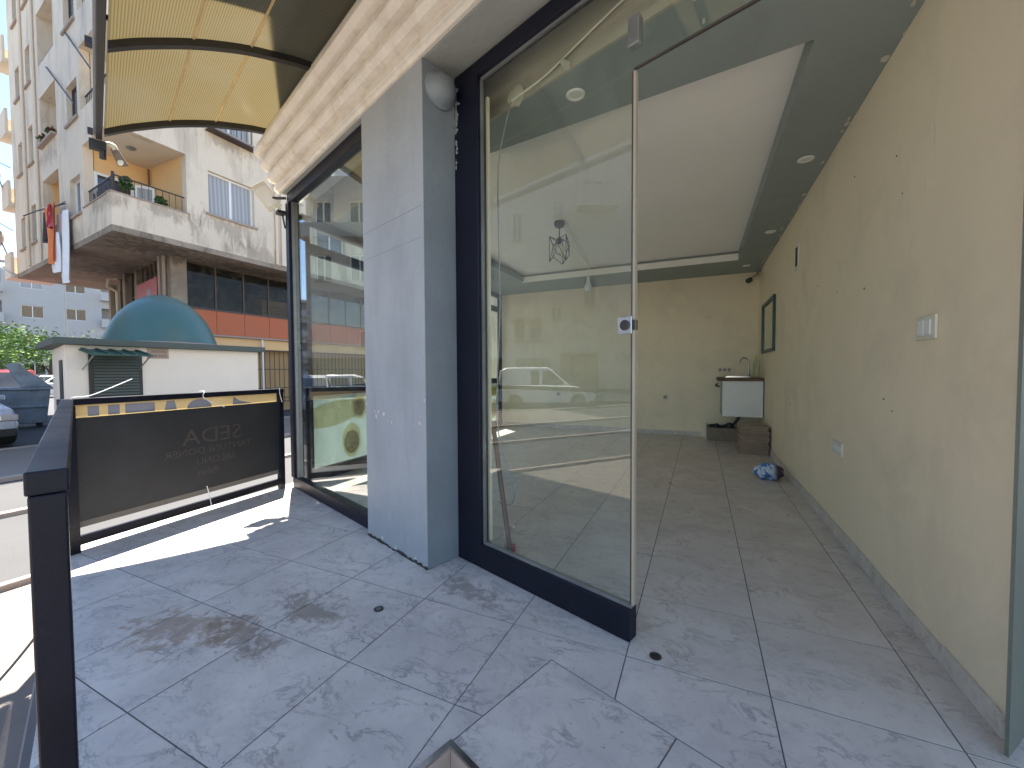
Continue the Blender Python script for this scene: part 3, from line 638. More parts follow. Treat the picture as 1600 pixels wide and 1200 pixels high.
# raised ledge, sink cabinet
lg = thing('ledge', 'low grey tiled ledge in the far right corner under the sink cabinet', 'ledge', (.4, 7.2, 0))
MB().box(W, .10, .815, 7.0, YB-.001, .001, .20).make('ledge_block', M_CONC, lg, bevel=.004)
MB().box(W, .085, .099, 6.99, YB-.001, .001, .235).make('edge_strip', M_CREAM, lg)
sc_ = thing('sink_cabinet', 'white wall-hung sink cabinet with worn brown worktop in the far corner', 'cabinet', (.6, 6.95, .4))
MB().box(W, .30, .816, 6.72, YB-.002, .42, .93).make('cabinet_body', M_SOFFIT, sc_)
MB().box(W, .30, .816, 6.70, 6.718, .415, .935).make('cabinet_door', M_WHITE, sc_, bevel=.003)
MB().box(W, .24, .816, 6.67, YB-.002, .936, .985).make('worktop', M_WOOD, sc_, bevel=.008)
MB().box(W, .34, .66, 6.75, 7.2, .986, 1.0).box(W, .36, .64, 6.78, 6.79, 1.0, 1.008).make('basin_rim', M_CHROME, sc_)
MB().tube(smooth_path([(.66, 7.0, .99), (.66, 7.0, 1.19), (.645, 7.0, 1.25), (.60, 6.99, 1.28), (.555, 6.98, 1.25), (.54, 6.97, 1.20)], 6), .011, 8).lathe((.66, 7.0, .986), [(.028, 0), (.025, .03), (.014, .05)], 14).make('tap', M_CHROME, sc_, smooth=True)
hk = MB().tube([(.24, 6.85, .89), (.22, 6.82, .88), (.21, 6.83, .86), (.27, 6.84, .85)], .012, 6).make('black_hook', M_BLACKMETAL, sc_)
bt = thing('bottle', 'clear plastic bottle with yellow cap standing on the sink worktop', 'bottle', (.75, 6.92, .986))
G_BOT = glass('bottle_plastic', (.82, .86, .74), .8, .12)
MB().lathe((.75, 6.92, .987), [(.0, 0), (.044, .0), (.046, .02), (.043, .1), (.046, .14), (.044, .2), (.03, .25), (.014, .285), (.014, .30)], 20).make('bottle_body', G_BOT, bt, smooth=True)
MB().lathe((.75, 6.92, 1.288), [(.016, 0), (.016, .02), (0, .021)], 14).make('cap', M_YEL, bt)
mr = thing('wall_mirror', 'narrow dark-framed mirror hanging on the right wall above the sink', 'mirror', (.825, 6.3, 1.7))
mf = MB(); y0, y1, z0, z1 = 5.85, 6.88, 1.33, 2.02
mf.box(RW, y0, y1, .001, .03, z0, z0+.04).box(RW, y0, y1, .001, .03, z1-.04, z1).box(RW, y0, y0+.04, .001, .03, z0+.04, z1-.04).box(RW, y1-.04, y1, .001, .03, z0+.04, z1-.04).make('mirror_frame', M_DGREEN, mr)
mm, nt, bb, P = base('mirror_glass'); bb.inputs['Metallic'].default_value = 1; bb.inputs['Roughness'].default_value = .08; bb.inputs['Base Color'].default_value = (.6, .65, .6, 1)
MB().box(RW, y0+.04, y1-.04, .002, .012, z0+.04, z1-.04).make('mirror_pane', mm, mr)
# stack of flat slabs: each a thing, alike
random.seed(21)
ORD = ['bottom', 'second from the bottom', 'third from the bottom', 'fourth from the bottom', 'fifth from the bottom', 'sixth from the bottom', 'middle', 'sixth from the top', 'fifth from the top', 'fourth from the top', 'third from the top', 'second from the top', 'topmost']
for k in range(13):
    x0 = .475+random.uniform(-.012, .012); y0 = 6.02+random.uniform(-.012, .012); z = .001+k*.0285
    o = MB().box(W, x0, x0+.33, y0, y0+.45, z, z+.0255).make('floor_tile_pack', M_TILESTACK, None, bevel=.003)
    o['label'] = 'flat brown tile, '+ORD[k]+' of the stack under the sink cabinet'; o['category'] = 'tile'; o['group'] = 'stacked tiles under the sink cabinet'
# blue and maroon bag
random.seed(4)
bgm, nt, bb, P = base('printed_bag')
c = mix(nt, ramp(nt, noise(nt, P, 14, 6, .6, .8), .47, .52), (.05, .17, .42), (.55, .62, .72))
sx_ = nt.nodes.new('ShaderNodeSeparateXYZ'); nt.links.new(P, sx_.inputs[0])
c = mix(nt, ramp(nt, sx_.outputs[0], .655, .70), c, (.05, .02, .03)); nt.links.new(c, bb.inputs['Base Color']); bb.inputs['Roughness'].default_value = .3
bag = thing('plastic_bag', 'crumpled blue and dark plastic bag on the floor by the right wall', 'bag', (.63, 4.75, 0))
mb = MB(); nu, nv = 28, 14; cc = (.635, 4.74)
for j in range(nv+1):
    ph = pi*j/nv
    for i in range(nu):
        a = 2*pi*i/nu; r = 1+.10*sin(5*a+3*ph)+.08*sin(9*a-4*ph+1)+random.uniform(-.045, .045)
        mb.v.append((cc[0]+.125*r*sin(ph)*cos(a), cc[1]+.10*r*sin(ph)*sin(a), max(.002, .075+.078*r*cos(ph))))
for j in range(nv):
    for i in range(nu): q = (i+1) % nu; mb.f.append((j*nu+i, (j+1)*nu+i, (j+1)*nu+q, j*nu+q))
mb.make('bag_body', bgm, bag)
# black bottles/hose on the ledge
bk = thing('black_fittings', 'black drain hose and trap lying on the low ledge beside the slab stack', 'hose', (.35, 7.05, .2))
MB().tube(smooth_path([(.14, 7.08, .225), (.22, 7.06, .235), (.30, 7.04, .225), (.38, 7.05, .24), (.48, 7.1, .26), (.56, 7.1, .40)], 6), .022, 8).lathe((.24, 7.02, .235), [(0, -.035), (.03, -.025), (.038, 0), (.03, .03), (0, .04)], 14).lathe((.42, 7.02, .25), [(0, -.045), (.045, -.035), (.05, 0), (.045, .03), (0, .045)], 14).make('hose_body', M_BLACKMETAL, bk, smooth=True)
# security camera
cc = thing('security_camera', 'small grey security camera in the far right ceiling corner', 'camera', (.72, 7.1, 2.55))
MB().tube([(.80, 7.25, 2.62), (.76, 7.15, 2.52)], .012, 8).lathe((.80, 7.25, 2.62), [(.04, 0), (.04, -.02)], 14).make('bracket', M_STEEL, cc)
MB().tube([(.78, 7.2, 2.52), (.66, 6.98, 2.43)], .036, 14).make('camera_body', M_CREAM, cc, smooth=True)
MB().tube([(.662, 6.985, 2.432), (.63, 6.93, 2.41)], .038, 14).make('hood', M_BLACKMETAL, cc, smooth=True)
# ------------------------------------------------------------------ floor plug holes
for (x, y, lab) in ((-.146, 1.61, 'black floor socket hole for the door pivot in the doorway'), (-1.34, 1.408, 'small oval metal floor cover on the outdoor tiles')):
    t = thing('floor_fitting', lab, 'floor fitting', (x, y, 0))
    MB().lathe((x, y, .0006), [(.022, 0), (.022, .003), (.015, .004), (.013, .001), (0, .001)], 20).make('metal_ring', M_BLACKMETAL, t, smooth=True)
    if x < -1: MB().lathe((x, y, .0012), [(.014, 0), (.012, .0035), (0, .004)], 16).make('cover_disc', M_PAVE, t)

# ------------------------------------------------------------------ railing
rail = thing('railing', 'navy metal railing with a printed banner and dark mesh screen round the platform', 'railing', (-3.5, 1.1, 0))
RA = Fr((-3.455, 1.075), 95.4, 185.4)        # from the corner to the shop; d towards the street
RLEN = 1.49
MB().box(RA, -.03, RLEN, -.03, .03, .905, .945).make('top_rail', M_FRAME, rail, bevel=.003)
MB().box(RA, .0, RLEN, -.025, .025, .045, .095).make('bottom_rail', M_FRAME, rail, bevel=.003)
MB().box(RA, -.03, .03, -.03, .03, .001, .904).make('post', M_FRAME, rail, bevel=.003)
MB().box(RA, RLEN-.045, RLEN, -.025, .025, .001, .904).make('post', M_FRAME, rail, bevel=.003)
near = Vector((-.955, .262)); cor = Vector((-3.42, 1.06)); dv = (near-cor); RBL = dv.length
RB = Fr((-3.42, 1.06), math.degrees(atan2(dv.y, dv.x)))   # d outward
MB().box(RB, .0, RBL, -.034, .015, .9055, .9445).make('top_rail', M_FRAME, rail, bevel=.003)
MB().box(RB, RBL-.062, RBL-.002, -.031, .012, -.12, .9045).make('post', M_FRAME, rail, bevel=.003)
# banner and mesh on the far bay
MB().box(RA, .04, RLEN-.05, .006, .010, .80, .903).make('banner_sheet', M_GOLD, rail)
MB().box(RA, .035, RLEN-.05, -.006, .004, .185, .825).make('mesh_screen', M_MESH, rail)
MB().box(RA, .035, RLEN-.05, .006, .012, .145, .20).make('banner_hem', M_PAVE, rail)
gl = lambda s0, s1, z0=.83, z1=.893: MB().box(RA, s0, s1, .0045, .0055, z0, z1)
gl(.10, .155).make('banner_letter', M_GREYBLUE, rail); gl(.20, .26).make('banner_letter', M_GREYBLUE, rail); gl(.29, .46).make('banner_letter', M_GREYBLUE, rail)
MB().quad([RA(.52, .005, .83), RA(.60, .005, .83), RA(.585, .005, .895), RA(.535, .005, .895)]).make('banner_letter', M_GREYBLUE, rail)
mb = MB(); mb.quad([RA(.76+.09*cos(a), .005, .828+.068*sin(a)) for a in [pi*k/14 for k in range(15)]]); mb.make('banner_letter', M_GREYBLUE, rail)
MB().quad([RA(1.02, .005, .83), RA(1.20, .005, .83), RA(1.08, .005, .86), RA(1.03, .005, .895)]).make('banner_letter', M_GREYBLUE, rail)
text('ghost_print', 'SEDA', .17, M_PRINT1, rail, lambda u, v, w: RA(.62+u, -.0075, .55+v), mirror=True, sx=1.15)
text('ghost_print', 'TANTUNI DONER', .075, M_PRINT1, rail, lambda u, v, w: RA(.50+u, -.0075, .47+v), mirror=True, sx=1.1)
text('ghost_print', 'SALONU', .075, M_PRINT1, rail, lambda u, v, w: RA(.72+u, -.0075, .385+v), mirror=True, sx=1.05)
text('ghost_print', 'Paket', .07, M_PRINT1, rail, lambda u, v, w: RA(.72+u, -.0075, .30+v), mirror=True, sx=1.05)
# white plastic ties
for k, (pts, lab) in enumerate((
    ([RA(.0, -.035, .93), RA(.02, -.04, .955), RA(.10, -.05, .965), RA(.30, -.06, 1.06)], 'white plastic tie sticking up from the railing corner'),
    ([RA(.77, .02, .952), RA(.77, -.034, .952), RA(.77, -.036, .90), RA(.92, -.04, .82)], 'white plastic tie looped over the middle of the top rail'),
    ([RA(1.44, -.034, .955), RA(1.44, -.036, .90), RA(1.46, -.038, .82)], 'white plastic tie knotted at the railing end by the window'),
    ([RA(.77, -.03, .21), RA(.775, -.034, .19), RA(.80, -.036, .045)], 'white plastic tie hanging from the banner hem over the bottom rail'))):
    t = thing('cable_tie', lab, 'plastic tie', pts[0]); MB().tube(smooth_path(pts, 5), .0032, 6).make('tie_strap', M_WHITE, t)
MB().tube(smooth_path([SF(-3.1, 1.75, ZS+.02), SF(-2.5, 1.9, ZS+.04), SF(-2.2, 2.1, ZS+.03), SF(-2.0, 2.3, ZS+.01)], 6), .008, 6).make('rope', M_KERB, None, label='short beige rope end lying on the pavement beside the near railing post', category='rope')

# ------------------------------------------------------------------ canopy
can = thing('canopy', 'arched amber polycarbonate canopy with dark metal ribs over the platform', 'canopy', SF(-1, .8, 2.83))
arc = [(.30, 3.285), (.44, 3.262), (.58, 3.225), (.74, 3.178), (.90, 3.115), (1.03, 3.055), (1.16, 2.985), (1.28, 2.915), (1.39, 2.84)]
A0, A1 = -3.46, 2.3
def densify(a, n=4):
    p = smooth_path([(d, z, 0) for d, z in a], n); return [(q[0], q[1]) for q in p]
def strip(mb, pr, s0, s1, z0, z1):
    n = len(mb.v); k = len(pr)
    for i, (d, z) in enumerate(pr): mb.v += [SF(s0, d, z+z0), SF(s1, d, z+z0), SF(s1, d, z+z1), SF(s0, d, z+z1)]
    for i in range(k-1):
        a, b_ = n+4*i, n+4*i+4
        for q in range(4): r = (q+1) % 4; mb.f.append((a+q, a+r, b_+r, b_+q))
    mb.f.append((n, n+3, n+2, n+1)); e = n+4*(k-1); mb.f.append((e, e+1, e+2, e+3)); return mb
arc2 = densify(arc)
ribs = [-3.44, -2.32, -1.20, -.08, 1.04, 2.16]
for i in range(len(ribs)-1):
    mb = strip(MB(), arc2, ribs[i]+.012, ribs[i+1]+.012, .030, .036)
    mb.make('sheet', M_POLY, can, smooth=True)
for s in ribs:
    mb = strip(MB(), arc2, s-.022, s+.022, -.014, .0292)
    mb.make('rib', M_BLACKMETAL, can)
    MB().box(SF, s-.022, s+.022, 1.447, 1.475, 2.815, 2.85).make('rib_end', M_BLACKMETAL, can)
MB().box(SF, -3.47, 2.3, 1.40, 1.435, 2.80, 2.85).make('front_beam', M_BLACKMETAL, can, bevel=.004)
MB().box(SF, -3.47, 2.3, 1.436, 1.446, 2.82, 2.87).make('gutter_lip', M_STEEL, can)
MB().box(SF, -3.47, 2.3, .27, .30, 3.292, 3.34).make('wall_beam', M_BLACKMETAL, can)
for s in [-3.0, -2.6, -1.8, -1.5, -.7, -.3]:
    pass
for d_, z_ in ((.72, 3.183), (1.02, 3.06)):
    MB().box(SF, -3.45, 2.2, d_-.006, d_+.006, z_+.022, z_+.0296).make('joint_strip', M_GOLD, can)
# lamp arm at the far corner of the canopy
al = thing('arm_lamp', 'weathered outdoor lamp on a short arm at the far canopy corner', 'lamp', SF(-3.5, 1.45, 2.8))
MB().box(SF, -3.54, -3.475, 1.38, 1.47, 2.74, 2.80).tube([SF(-3.5, 1.40, 2.76), SF(-3.5, 1.40, 2.68)], .02, 8).make('bracket', M_BLACKMETAL, al)
MB().tube(smooth_path([SF(-3.50, 1.395, 2.785), SF(-3.50, 1.36, 2.80), SF(-3.50, 1.338, 2.79), SF(-3.50, 1.333, 2.765)], 5), .017, 10).make('arm', M_CREAM, al, smooth=True)
p0 = Vector(SF(-3.50, 1.337, 2.775)); p1 = Vector(SF(-3.50, 1.290, 2.665)); wv = Vector((.907, .421, 0))*.026; tv = Vector((-.421, .907, 0))*.010
w1 = Vector((.907, .421, 0))*.040
MB().hexa([p1-w1-tv, p1+w1-tv, p1+w1+tv, p1-w1+tv, p0-wv-tv, p0+wv-tv, p0+wv+tv, p0-wv+tv]).make('lamp_head', paint('weathered_grey_plastic', (.17, .13, .10), .6, .3, 14, .1), al, bevel=.008)
lp_ = p1+(p0-p1)*.18-tv*1.05
MB().lathe(tuple(lp_), [(.024, 0), (.021, .004), (.013, .005), (.011, .002), (0, .002)], 18, tuple(-tv)).make('lamp_lens', M_CREAM, al)
# floodlight at the far end of the cornice
fl = thing('floodlight', 'square cream floodlight on a bracket at the end of the cornice', 'floodlight', SF(-3.5, .3, 2.7))
o_ = Vector(SF(-3.52, .325, 2.735)); ax = (SF.s+SF.d*.25-Vector((0, 0, .15))).normalized(); lv = SF.d*-.62+Vector((0, 0, -.78)); sy2 = (lv-ax*lv.dot(ax)).normalized(); sx2 = sy2.cross(ax)
def obox(mb, c, hx, hy, z0, z1, k=1.0):
    mb.hexa([c-sx2*hx+sy2*hy*-1+ax*z0, c+sx2*hx-sy2*hy+ax*z0, c+sx2*hx+sy2*hy+ax*z0, c-sx2*hx+sy2*hy+ax*z0, c-sx2*hx*k-sy2*hy*k+ax*z1, c+sx2*hx*k-sy2*hy*k+ax*z1, c+sx2*hx*k+sy2*hy*k+ax*z1, c-sx2*hx*k+sy2*hy*k+ax*z1]); return mb
obox(MB(), o_, .068, .12, -.02, .018, 1.0).make('lamp_housing', M_CREAM, fl, bevel=.004)
obox(MB(), o_, .055, .085, .0185, .021, .97).make('lamp_window', M_WHITE, fl)
obox(MB(), o_, .05, .08, -.055, -.0205, 1.0).make('heat_sink', M_STEEL, fl)
MB().tube([tuple(o_-ax*.03), SF(-3.44, .24, 2.72), SF(-3.42, .19, 2.73)], .012, 6).make('bracket', M_BLACKMETAL, fl)
MB().box(SF, -3.50, -3.425, .19, .26, 2.58, 2.61).tube([SF(-3.44, .22, 2.58), SF(-3.43, .20, 2.45)], .008, 6).make('junction_box', M_BLACKMETAL, fl)
MB().tube(smooth_path([tuple(o_-ax*.05), SF(-3.45, .27, 2.62), SF(-3.44, .21, 2.66)], 6), .004, 5).make('lamp_cable', M_WHITE, fl)

# ------------------------------------------------------------------ apartment block across the street
FR_ = Fr((-14, 5.34), 90, 0)                 # right face (street side)
FL_ = Fr((-14, 5.34), 174.2, 264.2)          # left face
ap = thing('apartment_building', 'pale concrete apartment block with corner balconies across the street', 'building', (-16, 8, ZS))
FH, Z0, NF = 2.75, 5.0, 4
def facade(F, s0, s1, z0, z1, holes, th=.22, mat=M_FACADE, name='wall', par=None):
    ss = sorted({s0, s1, *[h[0] for h in holes], *[h[1] for h in holes]}); mb = MB()
    for i in range(len(ss)-1):
        a, b_ = ss[i], ss[i+1]
        if a < s0-1e-6 or b_ > s1+1e-6: continue
        hz = sorted((h[2], h[3]) for h in holes if h[0] <= a+1e-6 and h[1] >= b_-1e-6); z = z0
        for (h0, h1) in hz:
            if h0 > z+1e-6: mb.box(F, a, b_, -th, 0, z, h0)
            z = max(z, h1)
        if z < z1-1e-6: mb.box(F, a, b_, -th, 0, z, z1)
    return mb.make(name, mat, par)
def window(F, s0, s1, z0, z1, par, fr=M_WINFR, pane=None, mull=1, dep=.12, sill=True):
    fw = .055; mb = MB(); d0, d1 = -dep-.05, -dep
    mb.box(F, s0, s1, d0, d1, z0, z0+fw).box(F, s0, s1, d0, d1, z1-fw, z1).box(F, s0, s0+fw, d0, d1, z0+fw, z1-fw).box(F, s1-fw, s1, d0, d1, z0+fw, z1-fw)
    for k in range(mull):
        c = s0+(s1-s0)*(k+1)/(mull+1); mb.box(F, c-fw*.6, c+fw*.6, d0, d1+.004, z0+fw, z1-fw)
    w = mb.make('window', fr, par)
    for k in range(mull+1):
        a = s0+(s1-s0)*k/(mull+1)+fw*.6; b_ = s0+(s1-s0)*(k+1)/(mull+1)-fw*.6
        MB().box(F, a, b_, d0+.012, d0+.022, z0+fw, z1-fw).make('pane', pane or G_WIN, w)
    if sill: MB().box(F, s0-.08, s1+.08, -.1, .06, z0-.07, z0-.001).make('window_sill', M_KERB, w)
    return w
# right face
hr, hl = [], []
RW_S = [(2.34, 3.78), (6.3, 7.7), (9.0, 10.4), (12.6, 14.0)]
for k in range(NF):
    z = Z0+FH*k
    hr.append((0, 1.74, z+.86, z+2.62))
    for (a, b_) in RW_S: hr.append((a, b_, z+1.1, z+2.42))
    hl.append((.0, 2.15, z+.86, z+2.62)); hl.append((2.42, 3.42, z+.8, z+1.92)); hl.append((4.5, 6.35, z+.9, z+2.6)); hl.append((7.35, 7.95, z+.8, z+2.1)); hl.append((8.9, 9.5, z+.8, z+1.95))
facade(FR_, 0, 17, Z0, Z0+FH*NF, hr, par=ap)
facade(FL_, 0.0, 10.4, Z0, Z0+FH*NF, hl, par=ap)
facade(FL_, 10.4, 10.42, Z0, Z0+FH*NF, [], par=ap)
for k in range(NF):
    z = Z0+FH*k
    for j, (a, b_) in enumerate(RW_S): window(FR_, a, b_, z+1.1, z+2.42, ap, pane=M_CURT if j == 0 else G_WIN)
    window(FL_, 2.42, 3.42, z+.8, z+1.92, ap, mull=1, fr=M_WINFR if k == 0 else M_WINDARK)
    window(FL_, 7.35, 7.95, z+.8, z+2.1, ap, mull=0, sill=True, fr=M_WINDARK, pane=M_CURT if k % 2 else G_DARK); window(FL_, 8.9, 9.5, z+.8, z+1.95, ap, mull=0, fr=M_WINDARK)
    # corner loggia: inner walls, floor slab, ceiling
    wm = M_ORANGEWALL if k == 0 else M_FACADE2
    xl = -16.14
    MB().box(W, xl-.15, xl, 5.80, 7.3, z+.0, z+2.68).make('loggia_wall', wm, ap)
    MB().box(W, xl, -14.23, 7.09, 7.25, z+.0, z+2.68).make('loggia_wall', wm, ap)
    MB().prism([(-14.05, 5.45), (-14.05, 7.2), (-16.3, 7.2), (-16.3, 5.62)], z+2.622, z+2.74).make('loggia_ceiling', M_FACADE2, ap)
    MB().prism([(-14.23, 5.6), (-14.23, 7.08), (-16.1, 7.08), (-16.1, 5.76)], z+.02, z+.14).make('loggia_floor', M_CONC, ap)
    # recessed balcony on the left face
    MB().box(FL_, 4.4, 4.5, -1.2, -.221, z+.0, z+2.7).box(FL_, 6.35, 6.45, -1.2, -.221, z+.0, z+2.7).box(FL_, 4.4, 6.45, -1.3, -1.2, z+.0, z+2.7).box(FL_, 4.4, 6.45, -1.2, -.221, z+2.6, z+2.7).make('balcony_recess', M_ORANGEWALL if k == 0 else M_FACADE2, ap)
    # end balconies
    MB().box(FL_, 10.43, 11.55, -1.1, .15, z-.12, z+.02).box(FL_, 10.43, 11.55, .07, .15, z+.02, z+.85).box(FL_, 11.47, 11.55, -1.1, .069, z+.02, z+.85).make('end_balcony', M_FACADE2, ap)
    MB().box(FL_, 10.43, 11.0, -1.1, -.2, z+.9, z+2.6).make('end_wall', M_FACADE2, ap)
    for s in (6.62, 6.80): pass
MB().box(FL_, 10.2, 10.4, -9, -.23, Z0, Z0+FH*NF).make('end_wall', M_FACADE2, ap)
for pq in (FL_(6.72, .05, Z0), FL_(8.3, .05, Z0), FR_(4.55, .05, Z0)): MB().tube([pq, (pq[0], pq[1], Z0+FH*NF)], .045, 8).make('drain_pipe', M_FACADE2, ap)
MB().box(FR_, 4.72, 4.9, 0, .08, Z0, Z0+FH*NF).make('pilaster', M_FACADE2, ap)
# mass behind
MB().prism([(-16.45, 7.4), (-14.3, 7.4), (-14.3, 22.2), (-24, 22.2), (-24, 9.0), (-20, 7.9)], Z0+.01, Z0+FH*NF-.01).make('inner_core', M_FACADE2, ap)
# underside
MB().prism([(-13.995, 5.345), (-13.995, 22.3), (-24.5, 22.3), (-24.4, 6.4)], Z0-.16, Z0-.001).make('soffit', M_CONC, ap)
# loggia door (first floor), open white leaf
dr = MB().box(W, -16.138, -16.10, 5.78, 5.85, 5.15, 7.0).box(W, -16.138, -16.10, 6.62, 6.69, 5.15, 7.0).box(W, -16.138, -16.10, 5.85, 6.62, 6.93, 7.0).make('loggia_door', M_WINFR, ap)
MB().box(W, -16.13, -16.12, 5.85, 6.62, 5.15, 6.93).make('door_pane', G_DARK, dr)
lf = Fr((-16.09, 6.70), 55, -35)
MB().box(lf, 0, .07, -.02, .02, 5.15, 6.98).box(lf, .43, .5, -.02, .02, 5.15, 6.98).box(lf, .07, .43, -.02, .02, 6.9, 6.98).box(lf, .07, .43, -.02, .02, 5.15, 5.3).make('door_leaf', M_WINFR, dr)
MB().box(lf, .07, .43, -.005, .005, 5.3, 6.9).make('door_leaf_pane', M_CURT, dr)
MB().tube([(-15.95, 7.02, 5.1), (-15.95, 7.02, 7.55)], .03, 8).make('loggia_pipe', M_WOOD, ap)
MB().lathe((-15.0, 6.2, 7.62), [(.10, 0), (.12, -.03), (.08, -.06), (0, -.07)], 18).make('loggia_lamp', M_STEEL, ap)
# wrought-iron rail
rm = MB(); zt = 6.36
def railrun(F, s0, s1, d, z0, z1, step=.11, flourish=False):
    rm.box(F, s0, s1, d-.015, d+.015, z1-.03, z1); rm.box(F, s0, s1, d-.01, d+.01, z0+.04, z0+.06); s = s0
    while s <= s1+.001:
        rm.tube([F(s, d, z0), F(s, d, z1)], .008, 4, caps=False); s += step
    if flourish:
        s = s0+.3
        while s < s1-.1:
            rm.tube([F(s+.06*cos(a), d, (z0+z1)/2+.10*sin(a)) for a in [2*pi*q/10 for q in range(11)]], .009, 4, caps=False); s += .33
railrun(FR_, .06, 1.72, -.10, 5.86, zt, .16); railrun(FL_, .08, 2.12, -.10, 5.86, zt, .10, True)
rm.box(FR_, .06, .11, -.13, -.08, 5.86, zt+.06)
rm.make('balcony_rail', M_RAIL, ap)
rm = MB()
for k in (1, 2, 3): railrun(FR_, .06, 1.72, -.1, Z0+FH*k+.86, Z0+FH*k+1.3, .16); railrun(FL_, .08, 2.12, -.1, Z0+FH*k+.86, Z0+FH*k+1.3, .14); railrun(FL_, 4.5, 6.35, -.1, Z0+FH*k+.9, Z0+FH*k+1.15, .12)
rm.make('balcony_rail', M_RAIL, ap)
MB().box(FR_, -.02, 1.80, -.24, .03, 5.855, 5.885).make('parapet_coping', M_KERB, ap)
MB().box(FL_, .0, 2.2, -.24, .03, 5.852, 5.882).make('parapet_coping', M_KERB, ap)
# streaky window grille on the second floor
gr = MB()
for k in range(9): gr.tube([FR_(2.4+k*.165, .03, 8.85), FR_(2.4+k*.165, .03, 10.1)], .010, 4)
gr.box(FR_, 2.3, 3.82, .0, .30, 8.62, 8.66).make('window_grille', M_RAIL, ap)
# potted plants on the loggia
def leaves(c, r, n, mat, name, par, sz=.06, squash=1.0, seed=1, shell=.35):
    rnd = random.Random(seed); mb = MB()
    for _ in range(n):
        while True:
            v = Vector((rnd.uniform(-1, 1), rnd.uniform(-1, 1), rnd.uniform(-1, 1)))
            if shell < v.length < 1: break
        p = Vector(c)+Vector((v.x*r, v.y*r, v.z*r*squash)); a = Vector((rnd.gauss(0, 1), rnd.gauss(0, 1), rnd.gauss(0, .6))).normalized(); b_ = a.orthogonal().normalized(); s = sz*rnd.uniform(.6, 1.3)
        mb.quad([p-a*s, p-b_*s*.5, p+a*s, p+b_*s*.5])
    return mb.make(name, mat, par)
for i, (x, y, z, r, lab) in enumerate(((-14.25, 5.75, 6.25, .22, 'trailing potted plant behind the iron rail at the balcony corner'), (-14.3, 6.55, 6.05, .20, 'bushy potted plant on the right half of the corner balcony'))):
    t = thing('potted_plant', lab, 'plant', (x, y, 5.14)); leaves((x, y, z), r*.75, 110, M_LEAFD, 'foliage', t, .07, 1.1, i)
    MB().lathe((x, y, 5.14), [(.09, 0), (.13, .3), (.14, .32), (.12, .7), (.05, .8)], 12).make('pot', M_KERB, t)
t = thing('potted_plant', 'red and green flowers along the third-floor recessed balcony', 'plant', FL_(5.6, .05, 8.6))
for q in range(4): leaves(FL_(4.8+q*.42, -.05, 8.85+.08*(q % 2)), .2, 60, M_LEAFD if q % 2 else M_DRYLEAF, 'foliage', t, .06, .6, 30+q)
MB().box(FL_, 4.55, 6.3, -.05, .12, Z0+FH+.90, Z0+FH+.97).make('planter', M_KERB, t)
# laundry
def cloth(F, s0, s1, z0, z1, d, mat, lab, taper=0, seed=0):
    t = thing('laundry', lab, 'laundry', F(s0, d, z0)); mb = MB(); nx, nz = 8, 10; rnd = random.Random(seed)
    for off in (0, .012):
        for j in range(nz+1):
            v = j/nz
            for i in range(nx+1):
                u = i/nx; s = s0+(s1-s0)*u+taper*(1-v)*(u-.3); z = z0+(z1-z0)*v+(.06*sin(u*pi)*-1 if j == 0 else 0)
                mb.v.append(F(s, d+off+.05*sin(u*9+v*2+seed)*(1-.4*v), z))
    m_ = (nx+1)*(nz+1)
    for off in (0, m_):
        for j in range(nz):
            for i in range(nx): a = off+j*(nx+1)+i; mb.f.append((a, a+1, a+nx+2, a+nx+1))
    mb.make('cloth', mat, t, smooth=True); return t
cloth(FL_, 4.8, 5.4, 5.35, 6.25, .2, M_LAUND, 'black garment hanging at the left of the balcony laundry', 0, 1)
cloth(FL_, 3.85, 4.75, 4.55, 6.3, .26, M_LAUNO, 'orange towel hanging over the balcony laundry line', -.1, 2)
cloth(FL_, 3.2, 4.1, 3.9, 6.0, .12, M_LAUNW, 'longest white sheet hanging lowest on the laundry line', -.1, 3)
cloth(FL_, 3.75, 4.45, 4.25, 5.4, .20, M_LAUNW, 'shorter white sheet hanging under the orange towel', -.1, 4)
cloth(FL_, 3.75, 4.05, 5.55, 6.2, .33, M_CARR, 'dark red garment hanging beside the orange towel', 0, 5)
dryer = thing('drying_rack', 'metal laundry rods sticking out from the balcony with the orange towel', 'drying rack', FL_(4.5, 0, 6.3))
MB().tube([FL_(3.7, .05, 6.3), FL_(5.3, .35, 6.3), FL_(6.1, .5, 6.25)], .02, 6).tube([FL_(3.2, .15, 6.22), FL_(5.4, .2, 6.28)], .012, 5).make('rods', M_BLACKMETAL, dryer)
for i, (s, z, lab) in enumerate(((3.2, 11.2, 'thin dark pole slanting out beside the upper window near the canopy edge'), (5.3, 11.0, 'thin dark pole slanting out below the upper pole'))):
    t = thing('awning_pole', lab, 'pole', FL_(s, 0, z)); MB().tube([FL_(s, .02, z), FL_(s-(2.45 if i == 0 else 3.1), .12, z-(2.0 if i == 0 else 2.25))], .022, 6).make('pole', M_BLACKMETAL, t)
for i, (s, z, lab) in enumerate(((11.3, 8.9, 'upper satellite dish on the end balcony of the apartment block'), (11.2, 6.35, 'lower satellite dish on the end balcony of the apartment block'))):
    t = thing('satellite_dish', lab, 'satellite dish', FL_(s, .2, z)); dr_ = (FL_.d+FL_.s*.7+Vector((0, 0, .4))).normalized()
    MB().lathe(FL_(s, .3, z), [(.0, -.02), (.2, .02), (.38, .09), (.40, .11), (.38, .10), (.2, .035), (.02, 0)], 20, tuple(dr_)).make('dish', M_KERB, t, smooth=True)
    MB().tube([FL_(s, .12, z-.5), FL_(s, .25, z-.05)], .025, 6).tube([FL_(s, .3, z-.3), tuple(Vector(FL_(s, .3, z))+dr_*.45)], .012, 5).make('mount', M_STEEL, t)
